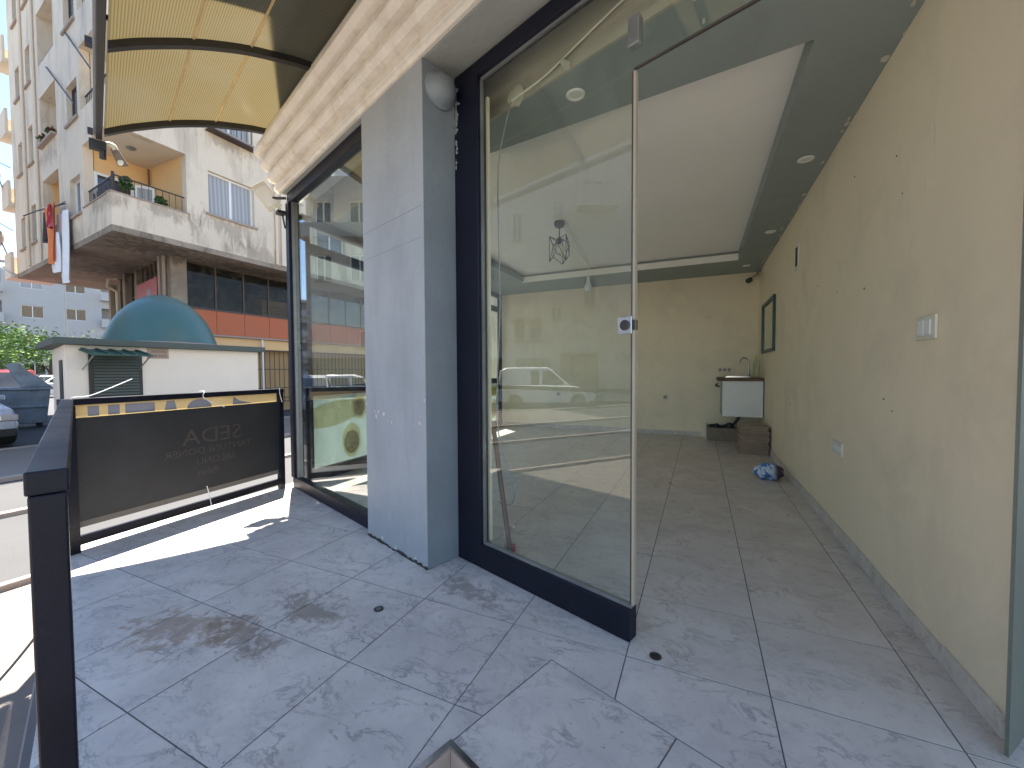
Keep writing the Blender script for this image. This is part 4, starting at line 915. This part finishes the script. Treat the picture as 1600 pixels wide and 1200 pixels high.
for i, (s, z, lab) in enumerate(((11.2, 9.6, 'upper thin antenna rod on the end balcony against the sky'), (11.2, 7.2, 'middle thin antenna rod on the end balcony against the sky'), (11.0, 5.4, 'lowest thin antenna rod on the end balcony against the sky'))):
    t = thing('antenna_rod', lab, 'antenna', FL_(s, .15, z), 'thin rods on the end balconies'); MB().tube([FL_(s-.9, .1, z-.55), FL_(s+1.6, .6, z+.55)], .022, 5).make('rod', M_STEEL, t)
# street level of the block
MB().prism([(-15.9, 7.22), (-15.28, 7.22), (-15.28, 7.66), (-15.9, 7.66)], ZS, Z0-.161).make('pillar', M_CONC, ap)
MB().tube([(-15.55, 7.16, ZS), (-15.55, 7.16, Z0-.17)], .05, 8).make('drain_pipe', M_KERB, ap); MB().tube([(-15.75, 7.12, ZS), (-15.75, 7.12, Z0-.17)], .04, 8).make('drain_pipe', M_KERB, ap)
GX = Fr((-15.54, 7.66), 90, 0)
MB().box(GX, 0, 14.6, -.05, .03, 3.26, 3.32).box(GX, 0, 14.6, -.05, .0, Z0-.22, Z0-.162).make('gallery_frame', M_WINDARK, ap)
for k in range(15):
    s = .0+k*.965+.01
    MB().box(GX, s, s+.05, -.04, .02, 3.321, Z0-.221).make('gallery_mullion', M_WINDARK, ap)
    MB().box(GX, s+.055, s+.965-.004, -.012, -.004, 3.321, Z0-.221).make('gallery_pane', G_DARK if k > 3 else glass('gallery_glass_%d' % k, (.6, .57, .52), .25, .03), ap)
    MB().box(GX, s+.006, s+.960, .031, .075, 2.44, 3.25).make('fascia_panel', M_ORANGE, ap, bevel=.004)
MB().box(GX, 0, 14.6, -.04, .10, 2.37, 2.435).make('fascia_sill', M_KERB, ap)
MB().box(GX, 0, 14.6, -.3, -.02, 1.98, 2.36).make('fascia_plaster', M_ORANGEWALL, ap)
MB().box(GX, 0, 14.6, -.5, -.4, ZS, 1.979).make('shop_back', paint('ochre_shutter', (.42, .27, .12), .7, .15, 1, .1), ap)
MB().box(GX, .1, 14.6, -4.2, -4.0, ZS, 4.8).box(GX, .1, 14.6, -4.0, -.06, 3.1, 3.2).make('gallery_room', M_CONC, ap)
gb = MB()
for k in range(66): gb.box(GX, .1+k*.2, .118+k*.2, .02, .038, ZS+.35, 1.95)
for z in (ZS+.4, ZS+.55, .45, 1.2, 1.93): gb.box(GX, .08, 13.3, .039, .055, z, z+.03)
gb.make('window_bars', M_RAIL, ap, kind='stuff')
MB().tube([GX(2.6, .08, ZS), GX(2.6, .08, 2.36)], .03, 8).make('drain_pipe', M_WHITE, ap)
M_CRATE = paint('brown_carton', (.55, .40, .27), .85, .12, 2, .1)
# crates seen on the gallery
for i, (s, z) in enumerate([(2.75, 3.21), (2.75, 3.47), (2.75, 3.73), (3.9, 3.21), (3.9, 3.47), (3.9, 3.73)]):
    o = MB().box(GX, s, s+1.05, -1.2, -.12, z, z+.245).make('crate', M_CRATE, None, bevel=.01)
    o['label'] = ('lowest', 'middle', 'topmost')[i % 3]+' flat brown carton in the '+('left' if i < 3 else 'right')+' stack behind the gallery glass'; o['category'] = 'carton'; o['group'] = 'cartons stacked in the gallery'
# left ground-floor shopfront, running back from the pillar
GL = Fr((-16.0, 7.25), 169, 259)
for (s, w_) in ((2.75, .3), (5.2, .3), (6.9, .3)): MB().box(GL, s, s+w_, -.3, .02, ZS, Z0-.161).make('pillar', M_CONC, ap)
MB().box(GL, 0, 8.2, -.6, -.5, ZS, Z0-.161).make('shop_back', M_CONC, ap)
for (a, b_) in ((.1, 2.75), (3.05, 5.2)):
    mb = MB(); s = a
    while s < b_: mb.box(GL, s, s+.07, -.08, -.02, 2.2, Z0-.161); s += .53
    mb.box(GL, a, b_, -.075, -.03, 3.9, 3.97); mb.make('shopfront_bars', M_WINDARK, ap)
MB().box(GL, 5.5, 6.9, -.1, -.08, 1.0, Z0-.161).make('shopfront_pane', G_SIDE, ap)
rb = MB().box(GL, .15, 2.6, .03, .05, 2.7, 4.25).make('red_shop_sign', paint('red_shop_sign', (.40, .045, .04), .5, .15, 1.5, 0), None, label='red shop sign hung between pillars behind the green dome', category='sign')
blob(GL, 1.1, 3.75, .22, .2, .052, M_GREYBLUE, 'sign_emblem', par=rb)
MB().tube([GL(4.9, .15, 4.8), GL(4.9, .4, 4.75), GL(5.1, .4, 4.5), GL(5.1, .12, 4.3), GL(5.1, .12, ZS)], .06, 8).make('drain_pipe', M_FACADE2, ap)

# ------------------------------------------------------------------ kiosk with dome
ki = thing('kiosk', 'small white kiosk with a teal dome and louvred door across the street', 'kiosk', (-12, 5, ZS))
KF = Fr((-10.4, 3.27), 90, 0)
ZK = 1.62
MB().prism([(-10.4, 3.24), (-10.4, 6.77), (-13.0, 6.77), (-13.0, 3.86)], ZS, ZK).make('kiosk_wall', M_KIOSK, ki, bevel=.01)
MB().prism([(-10.26, 3.06), (-10.26, 6.88), (-13.15, 6.88), (-13.15, 3.66)], ZK+.001, ZK+.125).make('roof_slab', M_ROOFG, ki, bevel=.01)
dm = [(1.08*sin(a), 1.0*cos(a)) for a in [pi/2*k/12 for k in range(13)]][::-1]
MB().lathe((-11.65, 5.30, ZK+.126), [(1.06*r_, 1.2*t_) for r_, t_ in ((1, 0), (.985, .06), (.955, .15), (.915, .25), (.86, .38), (.79, .5), (.70, .62), (.59, .74), (.46, .84), (.33, .915), (.2, .965), (.1, .99), (0, 1))], 40).make('dome', M_DOME, ki, smooth=True)
MB().lathe((-11.65, 5.30, ZK+.126), [(1.09, 0), (1.09, .03), (1.05, .045)], 40).make('dome_collar', M_KERB, ki)
dk = MB().box(KF, .28, 1.08, .001, .03, ZS+.1, ZK-.14).make('louvre_door', M_LOUVRE, ki)
for k in range(15):
    z = .62+k*.058
    MB().hexa([KF(.34, .031, z), KF(1.02, .031, z), KF(1.02, .05, z), KF(.34, .05, z), KF(.34, .031, z+.035), KF(1.02, .031, z+.035), KF(1.02, .036, z+.035), KF(.34, .036, z+.035)]).make('louvre_slat', M_ROOFG, dk)
MB().box(KF, .34, 1.02, .031, .036, ZS+.15, .56).make('door_panel', M_ROOFG, dk)
MB().lathe(KF(.90, .037, .42), [(.03, 0), (.025, .02), (0, .022)], 12, (1, 0, 0)).make('door_knob', M_BLACKMETAL, dk)
ac = MB(); ac.hexa([KF(.16, .001, ZK-.10), KF(1.06, .001, ZK-.10), KF(1.06, .50, ZK-.20), KF(.16, .50, ZK-.20), KF(.16, .001, ZK-.07), KF(1.06, .001, ZK-.07), KF(1.06, .50, ZK-.17), KF(.16, .50, ZK-.17)])
acn = ac.make('door_awning', M_DGREEN, ki)
for k in range(5):
    s = .18+k*.2; MB().hexa([KF(s, .002, ZK-.07), KF(s+.05, .002, ZK-.07), KF(s+.05, .50, ZK-.17), KF(s, .50, ZK-.17), KF(s, .002, ZK-.045), KF(s+.05, .002, ZK-.045), KF(s+.05, .50, ZK-.145), KF(s, .50, ZK-.145)]).make('awning_ridge', M_DGREEN, acn)
MB().tube([KF(.2, .46, ZK-.2), KF(.2, .01, ZK-.45)], .012, 5).tube([KF(1.03, .46, ZK-.2), KF(1.03, .01, ZK-.45)], .012, 5).make('awning_stay', M_STEEL, acn)
nb = MB().box(KF, 1.18, 1.55, .001, .012, ZK-.22, ZK-.01).make('name_plate', M_KERB, ki)
text('plate_text', 'AKEDAŞ', .07, M_BLACKMETAL, nb, lambda u, v, w: KF(1.24+u, .0135, ZK-.10+v)); text('plate_text', 'ELEKTRİK', .07, M_BLACKMETAL, nb, lambda u, v, w: KF(1.21+u, .0135, ZK-.19+v))
MB().prism([(-10.75, 3.31), (-10.75, 3.34), (-11.4, 3.50), (-11.4, 3.47)], .1, 1.35).make('side_vent', M_LOUVRE, ki)

# ------------------------------------------------------------------ vehicles
def car(name, lab, loc, rot, paintm, van=False, group=None):
    t = thing(name, lab, 'car', (0, 0, 0), group)
    L_, Wd = (4.3, 1.72); H = 1.48 if not van else 1.75
    C = Fr((0, 0), 0, -90)
    def loft(prof_side, half, name, mat, par=t):   # prof: list of (x, z, halfwidth)
        mb = MB(); n = len(prof_side)
        for (x, z, h) in prof_side: mb.v.append((x, -h, z))
        for (x, z, h) in prof_side: mb.v.append((x, h, z))
        mb.f.append(tuple(range(n))); mb.f.append(tuple(range(2*n-1, n-1, -1)))
        for i in range(n): j = (i+1) % n; mb.f.append((i, n+i, n+j, j))
        return mb.make(name, mat, par, bevel=.05, smooth=True)
    w = Wd/2
    body = [(-2.12, .30, w*.94), (-2.15, .55, w*.97), (-2.12, .88, w*.96), (-1.9, .93, w*.95)] if not van else [(-2.12, .30, w*.94), (-2.15, .6, w*.97), (-2.13, .98, w*.96), (-1.95, 1.0, w*.95)]
    body += [(.95, .95, w*.97), (1.75, .82, w*.92), (2.08, .68, w*.86), (2.15, .45, w*.84), (2.1, .28, w*.84), (1.7, .22, w*.95), (1.62, .45, w), (1.35, .62, w), (1.08, .45, w), (1.0, .22, w), (-1.0, .22, w), (-1.08, .45, w), (-1.35, .62, w), (-1.62, .45, w), (-1.7, .25, w)]
    bd_ = loft(body[::-1], w, 'car_body', paintm)
    if van: cab = [(-2.08, .98, w*.90), (-1.98, H-.12, w*.80), (-1.7, H, w*.76), (.1, H, w*.76), (1.05, .95, w*.88)]
    else: cab = [(-1.95, .92, w*.88), (-1.55, H-.1, w*.76), (-1.2, H, w*.73), (.15, H-.02, w*.73), (1.0, .93, w*.86)]
    loft(cab[::-1], w, 'cabin', paintm)
    zt = H-.14; zb = 1.0
    for sgn in (-1, 1):
        for (x0, x1, u0, u1) in ((-1.72, -1.18, .02, 0), (-1.08, -.30, 0, 0), (-.20, .82, 0, -.62)):
            yb = sgn*(w*.872+.012); yt = sgn*(w*.772+.014)
            MB().hexa([(x0, yb-.01*sgn, zb), (x1, yb-.01*sgn, zb), (x1, yb, zb), (x0, yb, zb), (x0+.06, yt-.01*sgn, zt), (x1+u1, yt-.01*sgn, zt), (x1+u1, yt, zt), (x0+.06, yt, zt)]).make('side_window', G_DARK, t)
    hw = w*.70
    MB().hexa([(.30, -hw, zt+.03), (.30, hw, zt+.03), (.98, hw*1.1, .97), (.98, -hw*1.1, .97), (.34, -hw, zt+.045), (.34, hw, zt+.045), (1.02, hw*1.1, .985), (1.02, -hw*1.1, .985)]).make('windscreen', G_DARK, t)
    xr0, xr1 = (-2.09, -2.0) if van else (-1.97, -1.68)
    MB().hexa([(xr0-.0, -hw, 1.02), (xr0-.0, hw, 1.02), (xr1-.0, hw*.95, zt), (xr1-.0, -hw*.95, zt), (xr0-.025, -hw, 1.02), (xr0-.025, hw, 1.02), (xr1-.025, hw*.95, zt), (xr1-.025, -hw*.95, zt)]).make('rear_window', G_DARK, t)
    for x in (-1.35, 1.35):
        for s in (-1, 1):
            wl_ = MB().lathe((x, s*(w-.20), .31), [(.0, 0), (.30, .0), (.31, .03), (.31, .17), (.29, .2), (.2, .2)], 22, (0, s, 0)).make('wheel', M_TYRE, t, smooth=True)
            MB().lathe((x, s*(w-.03), .31), [(.0, .0), (.19, .0), (.2, .02), (.1, .03), (0, .035)], 16, (0, s, 0)).make('rim', M_STEEL, wl_)
    for s in (-1, 1):
        MB().box(W, 2.02, 2.13, s*.60-.14, s*.60+.14, .58, .72).make('headlight', M_CHROME, t, bevel=.02)
        MB().box(W, -2.165, -2.10, s*.68-.10, s*.68+.10, .62, .86).make('tail_light', M_RED, t, bevel=.02)
        MB().box(W, .72, .86, s*(w+.02)-.06, s*(w+.02)+.06, .98, 1.1).make('wing_mirror', paintm, t, bevel=.02)
    MB().box(W, 2.12, 2.17, -.7, .7, .25, .42).box(W, -2.2, -2.14, -.75, .75, .3, .48).make('bumper', M_BLACKMETAL, t, bevel=.02)
    t.location = loc; t.rotation_euler = (0, 0, radians(rot)); return t
car('parked_car', 'silver car parked nearest at the left edge beside the dumpster', (-15.5, 2.6, ZS), 3, M_CARS)
car('parked_car', 'dark red estate car parked behind the dumpster at the left edge', (-25.5, 6.2, ZS), -20, M_CARR, van=True)
car('parked_car', 'white car parked in front of the green trees at the far left', (-40, 11.8, ZS), -72, M_CARW)
car('parked_car', 'small red car parked beside the far white car by the trees', (-43, 16.0, ZS), -80, M_CARR)
car('parked_van', 'white high-roofed car parked across the street behind the camera, reflected in the glass', (-14.6, -6.6, ZS), 116.5+180, M_CARW, van=True)
car('parked_car', 'white car parked opposite the left shop window, reflected beside its banner', (-19.0, 1.9, ZS), 100, M_CARW)
# dumpster
du = thing('dumpster', 'dented grey steel dumpster with its lid tipped open at the street corner', 'dumpster', (-18.6, 4.8, ZS))
D_ = Fr((-18.7, 3.55), 75, -15)
MB().hexa([D_(0.05, -.45, -.38), D_(1.75, -.45, -.38), D_(1.75, .45, -.38), D_(.05, .45, -.38), D_(-.05, -.55, .62), D_(1.85, -.55, .62), D_(1.85, .55, .62), D_(-.05, .55, .62)]).make('bin_body', M_DUMP, du, bevel=.03)
MB().box(D_, -.1, 1.9, -.6, .6, .62, .69).box(D_, .0, 1.8, .49, .55, .1, .16).make('bin_rim', M_DUMP, du, bevel=.01)
MB().hexa([D_(1.3, -.5, .69), D_(1.9, -.5, .69), D_(1.9, .5, .69), D_(1.3, .5, .69), D_(1.0, -.5, 1.35), D_(1.2, -.5, 1.42), D_(1.2, .5, 1.42), D_(1.0, .5, 1.35)]).make('bin_lid', M_DUMP, du, bevel=.02)
for s in (.2, 1.6):
    for d in (-.35, .35): MB().lathe(D_(s, d, -.43), [(.07, -.03), (.07, .03)], 14, tuple(D_.d)).make('castor', M_TYRE, du)

# ------------------------------------------------------------------ trees and far houses
def tree(lab, x, y, h, r, seed, mat=M_LEAF, group='trees along the far street'):
    t = thing('tree', lab, 'tree', (x, y, ZS), group); rnd = random.Random(seed)
    MB().tube([(x, y, ZS), (x+.1, y, ZS+h*.3), (x, y+.1, ZS+h*.55)], .16, 8, r1=.08).tube([(x+.1, y, ZS+h*.3), (x+r*.5, y+.3, ZS+h*.65)], .08, 6, r1=.03).tube([(x+.05, y, ZS+h*.33), (x-r*.5, y-.3, ZS+h*.65)], .08, 6, r1=.03).make('trunk', M_BARK, t)
    mb = MB()
    for k in range(16):
        c = Vector((x+rnd.uniform(-.75, .75)*r, y+rnd.uniform(-.75, .75)*r, ZS+h*rnd.uniform(.45, .92))); rr = r*rnd.uniform(.25, .45)
        for _ in range(170):
            v = Vector((rnd.gauss(0, .5), rnd.gauss(0, .5), rnd.gauss(0, .42))); p = c+v*rr
            a = Vector((rnd.gauss(0, 1), rnd.gauss(0, 1), rnd.gauss(0, .5))).normalized(); b_ = a.orthogonal().normalized(); s = rnd.uniform(.06, .15)
            mb.quad([p-a*s, p-b_*s*.55, p+a*s, p+b_*s*.55])
    mb.make('crown', mat, t)
tree('leafy green tree standing left at the far end of the side street', -44, 9.5, 4.6, 2.4, 1)
tree('bright green tree in the middle of the far row beyond the parked cars', -46, 13.5, 4.9, 2.8, 2)
tree('green tree on the right of the far row next to the kiosk', -45, 17.5, 4.4, 2.6, 3)
tree('low green shrub-like tree in front of the far row', -38, 14.5, 2.2, 1.7, 4)
def house(lab, o, ang, wdt, floors, fh, mat, z0=ZS, nw=4, balc=(), dep=8, seed=0, cat='building', band=None, group=None):
    t = thing('apartment_building', lab, cat, (o[0], o[1], z0), group); F = Fr(o, ang)
    holes = []; wins = []
    for k in range(floors):
        for j in range(nw):
            s = wdt*(j+.5)/nw; ww = min(.75, wdt/nw*.3)
            if (j in balc): holes.append((s-wdt/nw*.36, s+wdt/nw*.36, z0+fh*k+.9+.6, z0+fh*k+2.5+.4)); wins.append(None)
            else: holes.append((s-ww, s+ww, z0+fh*k+1.4, z0+fh*k+2.6)); wins.append(holes[-1])
    facade(F, 0, wdt, z0, z0+fh*floors+.4, holes, par=t, mat=mat)
    MB().box(F, 0, wdt, -dep, -1.3, z0, z0+fh*floors+.3).make('building_core', mat, t)
    MB().box(F, 0, wdt, -1.3, -.25, z0+fh*floors+.1, z0+fh*floors+.3).make('roof', M_CONC, t)
    for h, w_ in zip(holes, wins):
        if w_: window(F, *h, t, mull=1, sill=False, pane=G_DARK if random.random() < .6 else M_CURT)
        else:
            MB().box(F, h[0]-.1, h[1]+.1, .001, .8, h[2]-.72, h[2]-.6).box(F, h[0]-.1, h[1]+.1, .72, .8, h[2]-.6, h[2]+.2).make('balcony', mat, t)
    return t, F
random.seed(9)
M_H1 = paint('pale_grey_render', (.46, .44, .42), .85, .08, .4, .2, 9, dirt=(.4, .4, .42), dscale=.5, damt=.4); M_H2 = paint('cream_render', (.52, .45, .32), .85, .08, .4, .2, 9)
house('pale grey apartment block with balconies at the far end of the side street', (-62.0, 12.5), 76, 12, 4, 2.9, M_H1, nw=4, balc=(0, 3))
house('far cream apartment block partly hidden behind the grey one and the overhang', (-58.0, 25.2), 76, 9, 4, 3.0, M_H2, nw=3)
house('far pale block at the left edge with blue roof tanks', (-66, -2.0), 78, 13, 4, 2.9, M_H1, nw=4, balc=(1, 3))
lp = thing('street_lamp', 'slim grey street lamp in front of the far grey block', 'street lamp', (-40, 12.6, ZS))
MB().tube([(-40, 12.6, ZS), (-40, 12.6, 7.2)], .07, 8).tube(smooth_path([(-40, 12.6, 7.2), (-40, 12.0, 8.0), (-40, 10.4, 8.2)], 6), .05, 6).make('pole', M_STEEL, lp)
MB().box(W, -40.15, -39.85, 9.6, 10.5, 8.12, 8.3).make('lamp_head', M_STEEL, lp, bevel=.04)

# ------------------------------------------------------------------ block opposite (seen in the glass)
t_ang = math.degrees(atan2(-6.92, 3.46))     # along the facade
M_H3 = paint('opposite_white_render', (.56, .53, .48), .85, .06, .4, .2, 9, dirt=(.5, .48, .45), dscale=.6, damt=.4); M_H4 = paint('opposite_pink_render', (.62, .50, .44), .85, .06, .4, .2, 9)
OA = (-19.95, -2.3)
op = thing('apartment_building', 'white block behind the camera with three arched windows, reflected in the glass partition', 'building', (OA[0], OA[1], ZS))
OF = Fr(OA, t_ang, t_ang+90)
def ox(px): return (px-757)/30.1+2.0
wn = [(841, 857, 339, 380), (904, 922, 322, 345), (950, 984, 285, 322), (901, 919, 480, 500), (952, 972, 435, 480), (800, 815, 400, 440), (800, 813, 300, 330)]
zz = lambda py: 1.1+(580-py)/30.1
holes = [(ox(a), ox(b_), zz(d), zz(c)) for a, b_, c, d in wn]
ar = [(797, 815, 501, 530), (844, 860, 501, 530), (870, 886, 501, 530)]
holes += [(ox(a), ox(b_), zz(d), zz(c)) for a, b_, c, d in ar]
shops = [(ox(765), ox(825), ZS+.1, 1.75), (ox(845), ox(900), ZS+.1, 1.75), (ox(915), ox(975), ZS+.1, 2.0)]; holes += shops
facade(OF, 0, 14, ZS, 13.5, holes, par=op, mat=M_H3)
MB().box(OF, 0, 14, -8, -1.2, ZS, 13.4).make('building_core', M_CONC, op)
for h in holes[:7]: window(OF, *h, op, mull=1, sill=True)
for h in holes[7:10]:
    window(OF, *h, op, mull=0, fr=M_WINDARK, sill=False)
    mb = MB(); c = (h[0]+h[1])/2; r_ = (h[1]-h[0])/2
    for k in range(8):
        a, b_ = pi*k/8, pi*(k+1)/8; mb.hexa([OF(c+r_*cos(a), .001, h[3]-r_+r_*sin(a)), OF(c+r_*cos(b_), .001, h[3]-r_+r_*sin(b_)), OF(c+(r_+.12)*cos(b_), .001, h[3]-r_+(r_+.12)*sin(b_)), OF(c+(r_+.12)*cos(a), .001, h[3]-r_+(r_+.12)*sin(a)), OF(c+r_*cos(a), .06, h[3]-r_+r_*sin(a)), OF(c+r_*cos(b_), .06, h[3]-r_+r_*sin(b_)), OF(c+(r_+.12)*cos(b_), .06, h[3]-r_+(r_+.12)*sin(b_)), OF(c+(r_+.12)*cos(a), .06, h[3]-r_+(r_+.12)*sin(a))])
    mb.make('window_arch', M_KERB, op)
for h in shops: window(OF, *h, op, mull=2, fr=M_WINDARK, pane=G_DARK, sill=False)
MB().box(OF, 0, ox(905), .0, .15, 2.55, 2.7).make('string_course', M_KERB, op)
MB().box(OF, ox(940), ox(1000), .001, .9, 9.2, 9.4).box(OF, ox(940), ox(1000), .82, .9, 9.4, 10.2).make('balcony', M_H3, op)
MB().box(OF, ox(940), ox(1000), .001, .9, 6.4, 6.6).box(OF, ox(940), ox(1000), .82, .9, 6.6, 7.4).make('balcony', M_H3, op)
# lower neighbour towards the side street: orange band, roof tanks
o2 = thing('apartment_building', 'block with an orange lower storey and roof tanks, reflected in the left shop window', 'building', (-22, 1, ZS))
OB = Fr((-22.20, 2.6), t_ang, t_ang+90)
h2 = [(.5, 1.3, 5.7, 7.0), (2.2, 3.2, 5.7, 7.0), (3.9, 4.9, 5.7, 7.0), (.5, 1.3, 8.4, 9.7), (2.2, 3.2, 8.4, 9.7), (3.9, 4.9, 8.4, 9.7)]
facade(OB, 0, 5.35, 3.5, 10.9, h2, par=o2, mat=M_H3)
facade(OB, 0, 5.35, 1.8, 3.49, [(2.6, 3.9, 2.3, 3.2)], par=o2, mat=M_H4)
MB().box(OB, 0, 5.35, -.2, 0, ZS, 1.79).make('shop_wall', M_CONC, o2)
MB().box(OB, 0, 5.35, -8, -1.2, ZS, 10.8).make('building_core', M_CONC, o2)
for h in h2: window(OB, *h, o2, mull=1)
window(OB, 2.6, 3.9, 2.3, 3.2, o2, mull=1)
MB().box(OB, .0, 5.3, .001, .9, 7.65, 7.8).box(OB, .0, 5.3, .82, .9, 7.8, 8.3).make('balcony', M_H3, o2)
sgn = MB().box(OB, 4.0, 4.9, .05, .09, 1.9, 4.6).make('vertical_sign', M_WHITE, None, label='tall white sign with blue and red lettering on the opposite block', category='sign')
MB().box(OB, 4.0, 4.9, .0905, .094, 2.85, 3.6).make('sign_panel', M_RED, sgn)
text('sign_word', 'SATI', .42, M_BLUE, sgn, lambda u, v, w: OB(4.05+u, .097, 3.75+v), sx=.8); text('sign_word', '151', .5, M_WHITE, sgn, lambda u, v, w: OB(4.08+u, .097, 3.02+v), sx=.8); text('sign_word', 'LIK', .5, M_BLUE, sgn, lambda u, v, w: OB(4.08+u, .097, 2.2+v), sx=.9)
for i, (s, lab) in enumerate(((1.0, 'left of the two roof water tanks on the opposite block'), (4.0, 'right of the two roof water tanks on the opposite block'))):
    t = thing('water_tank', lab, 'water tank', OB(s, -2, 10.9), 'roof water tanks')
    MB().lathe(OB(s, -1.9, 11.1), [(.35, 0), (.38, .1), (.38, .8), (.3, .95), (0, 1)], 16).make('tank', M_WHITE, t, smooth=True)
    MB().box(OB, s-.5, s+.5, -2.4, -1.4, 10.82, 11.05).make('tank_stand', M_STEEL, t)
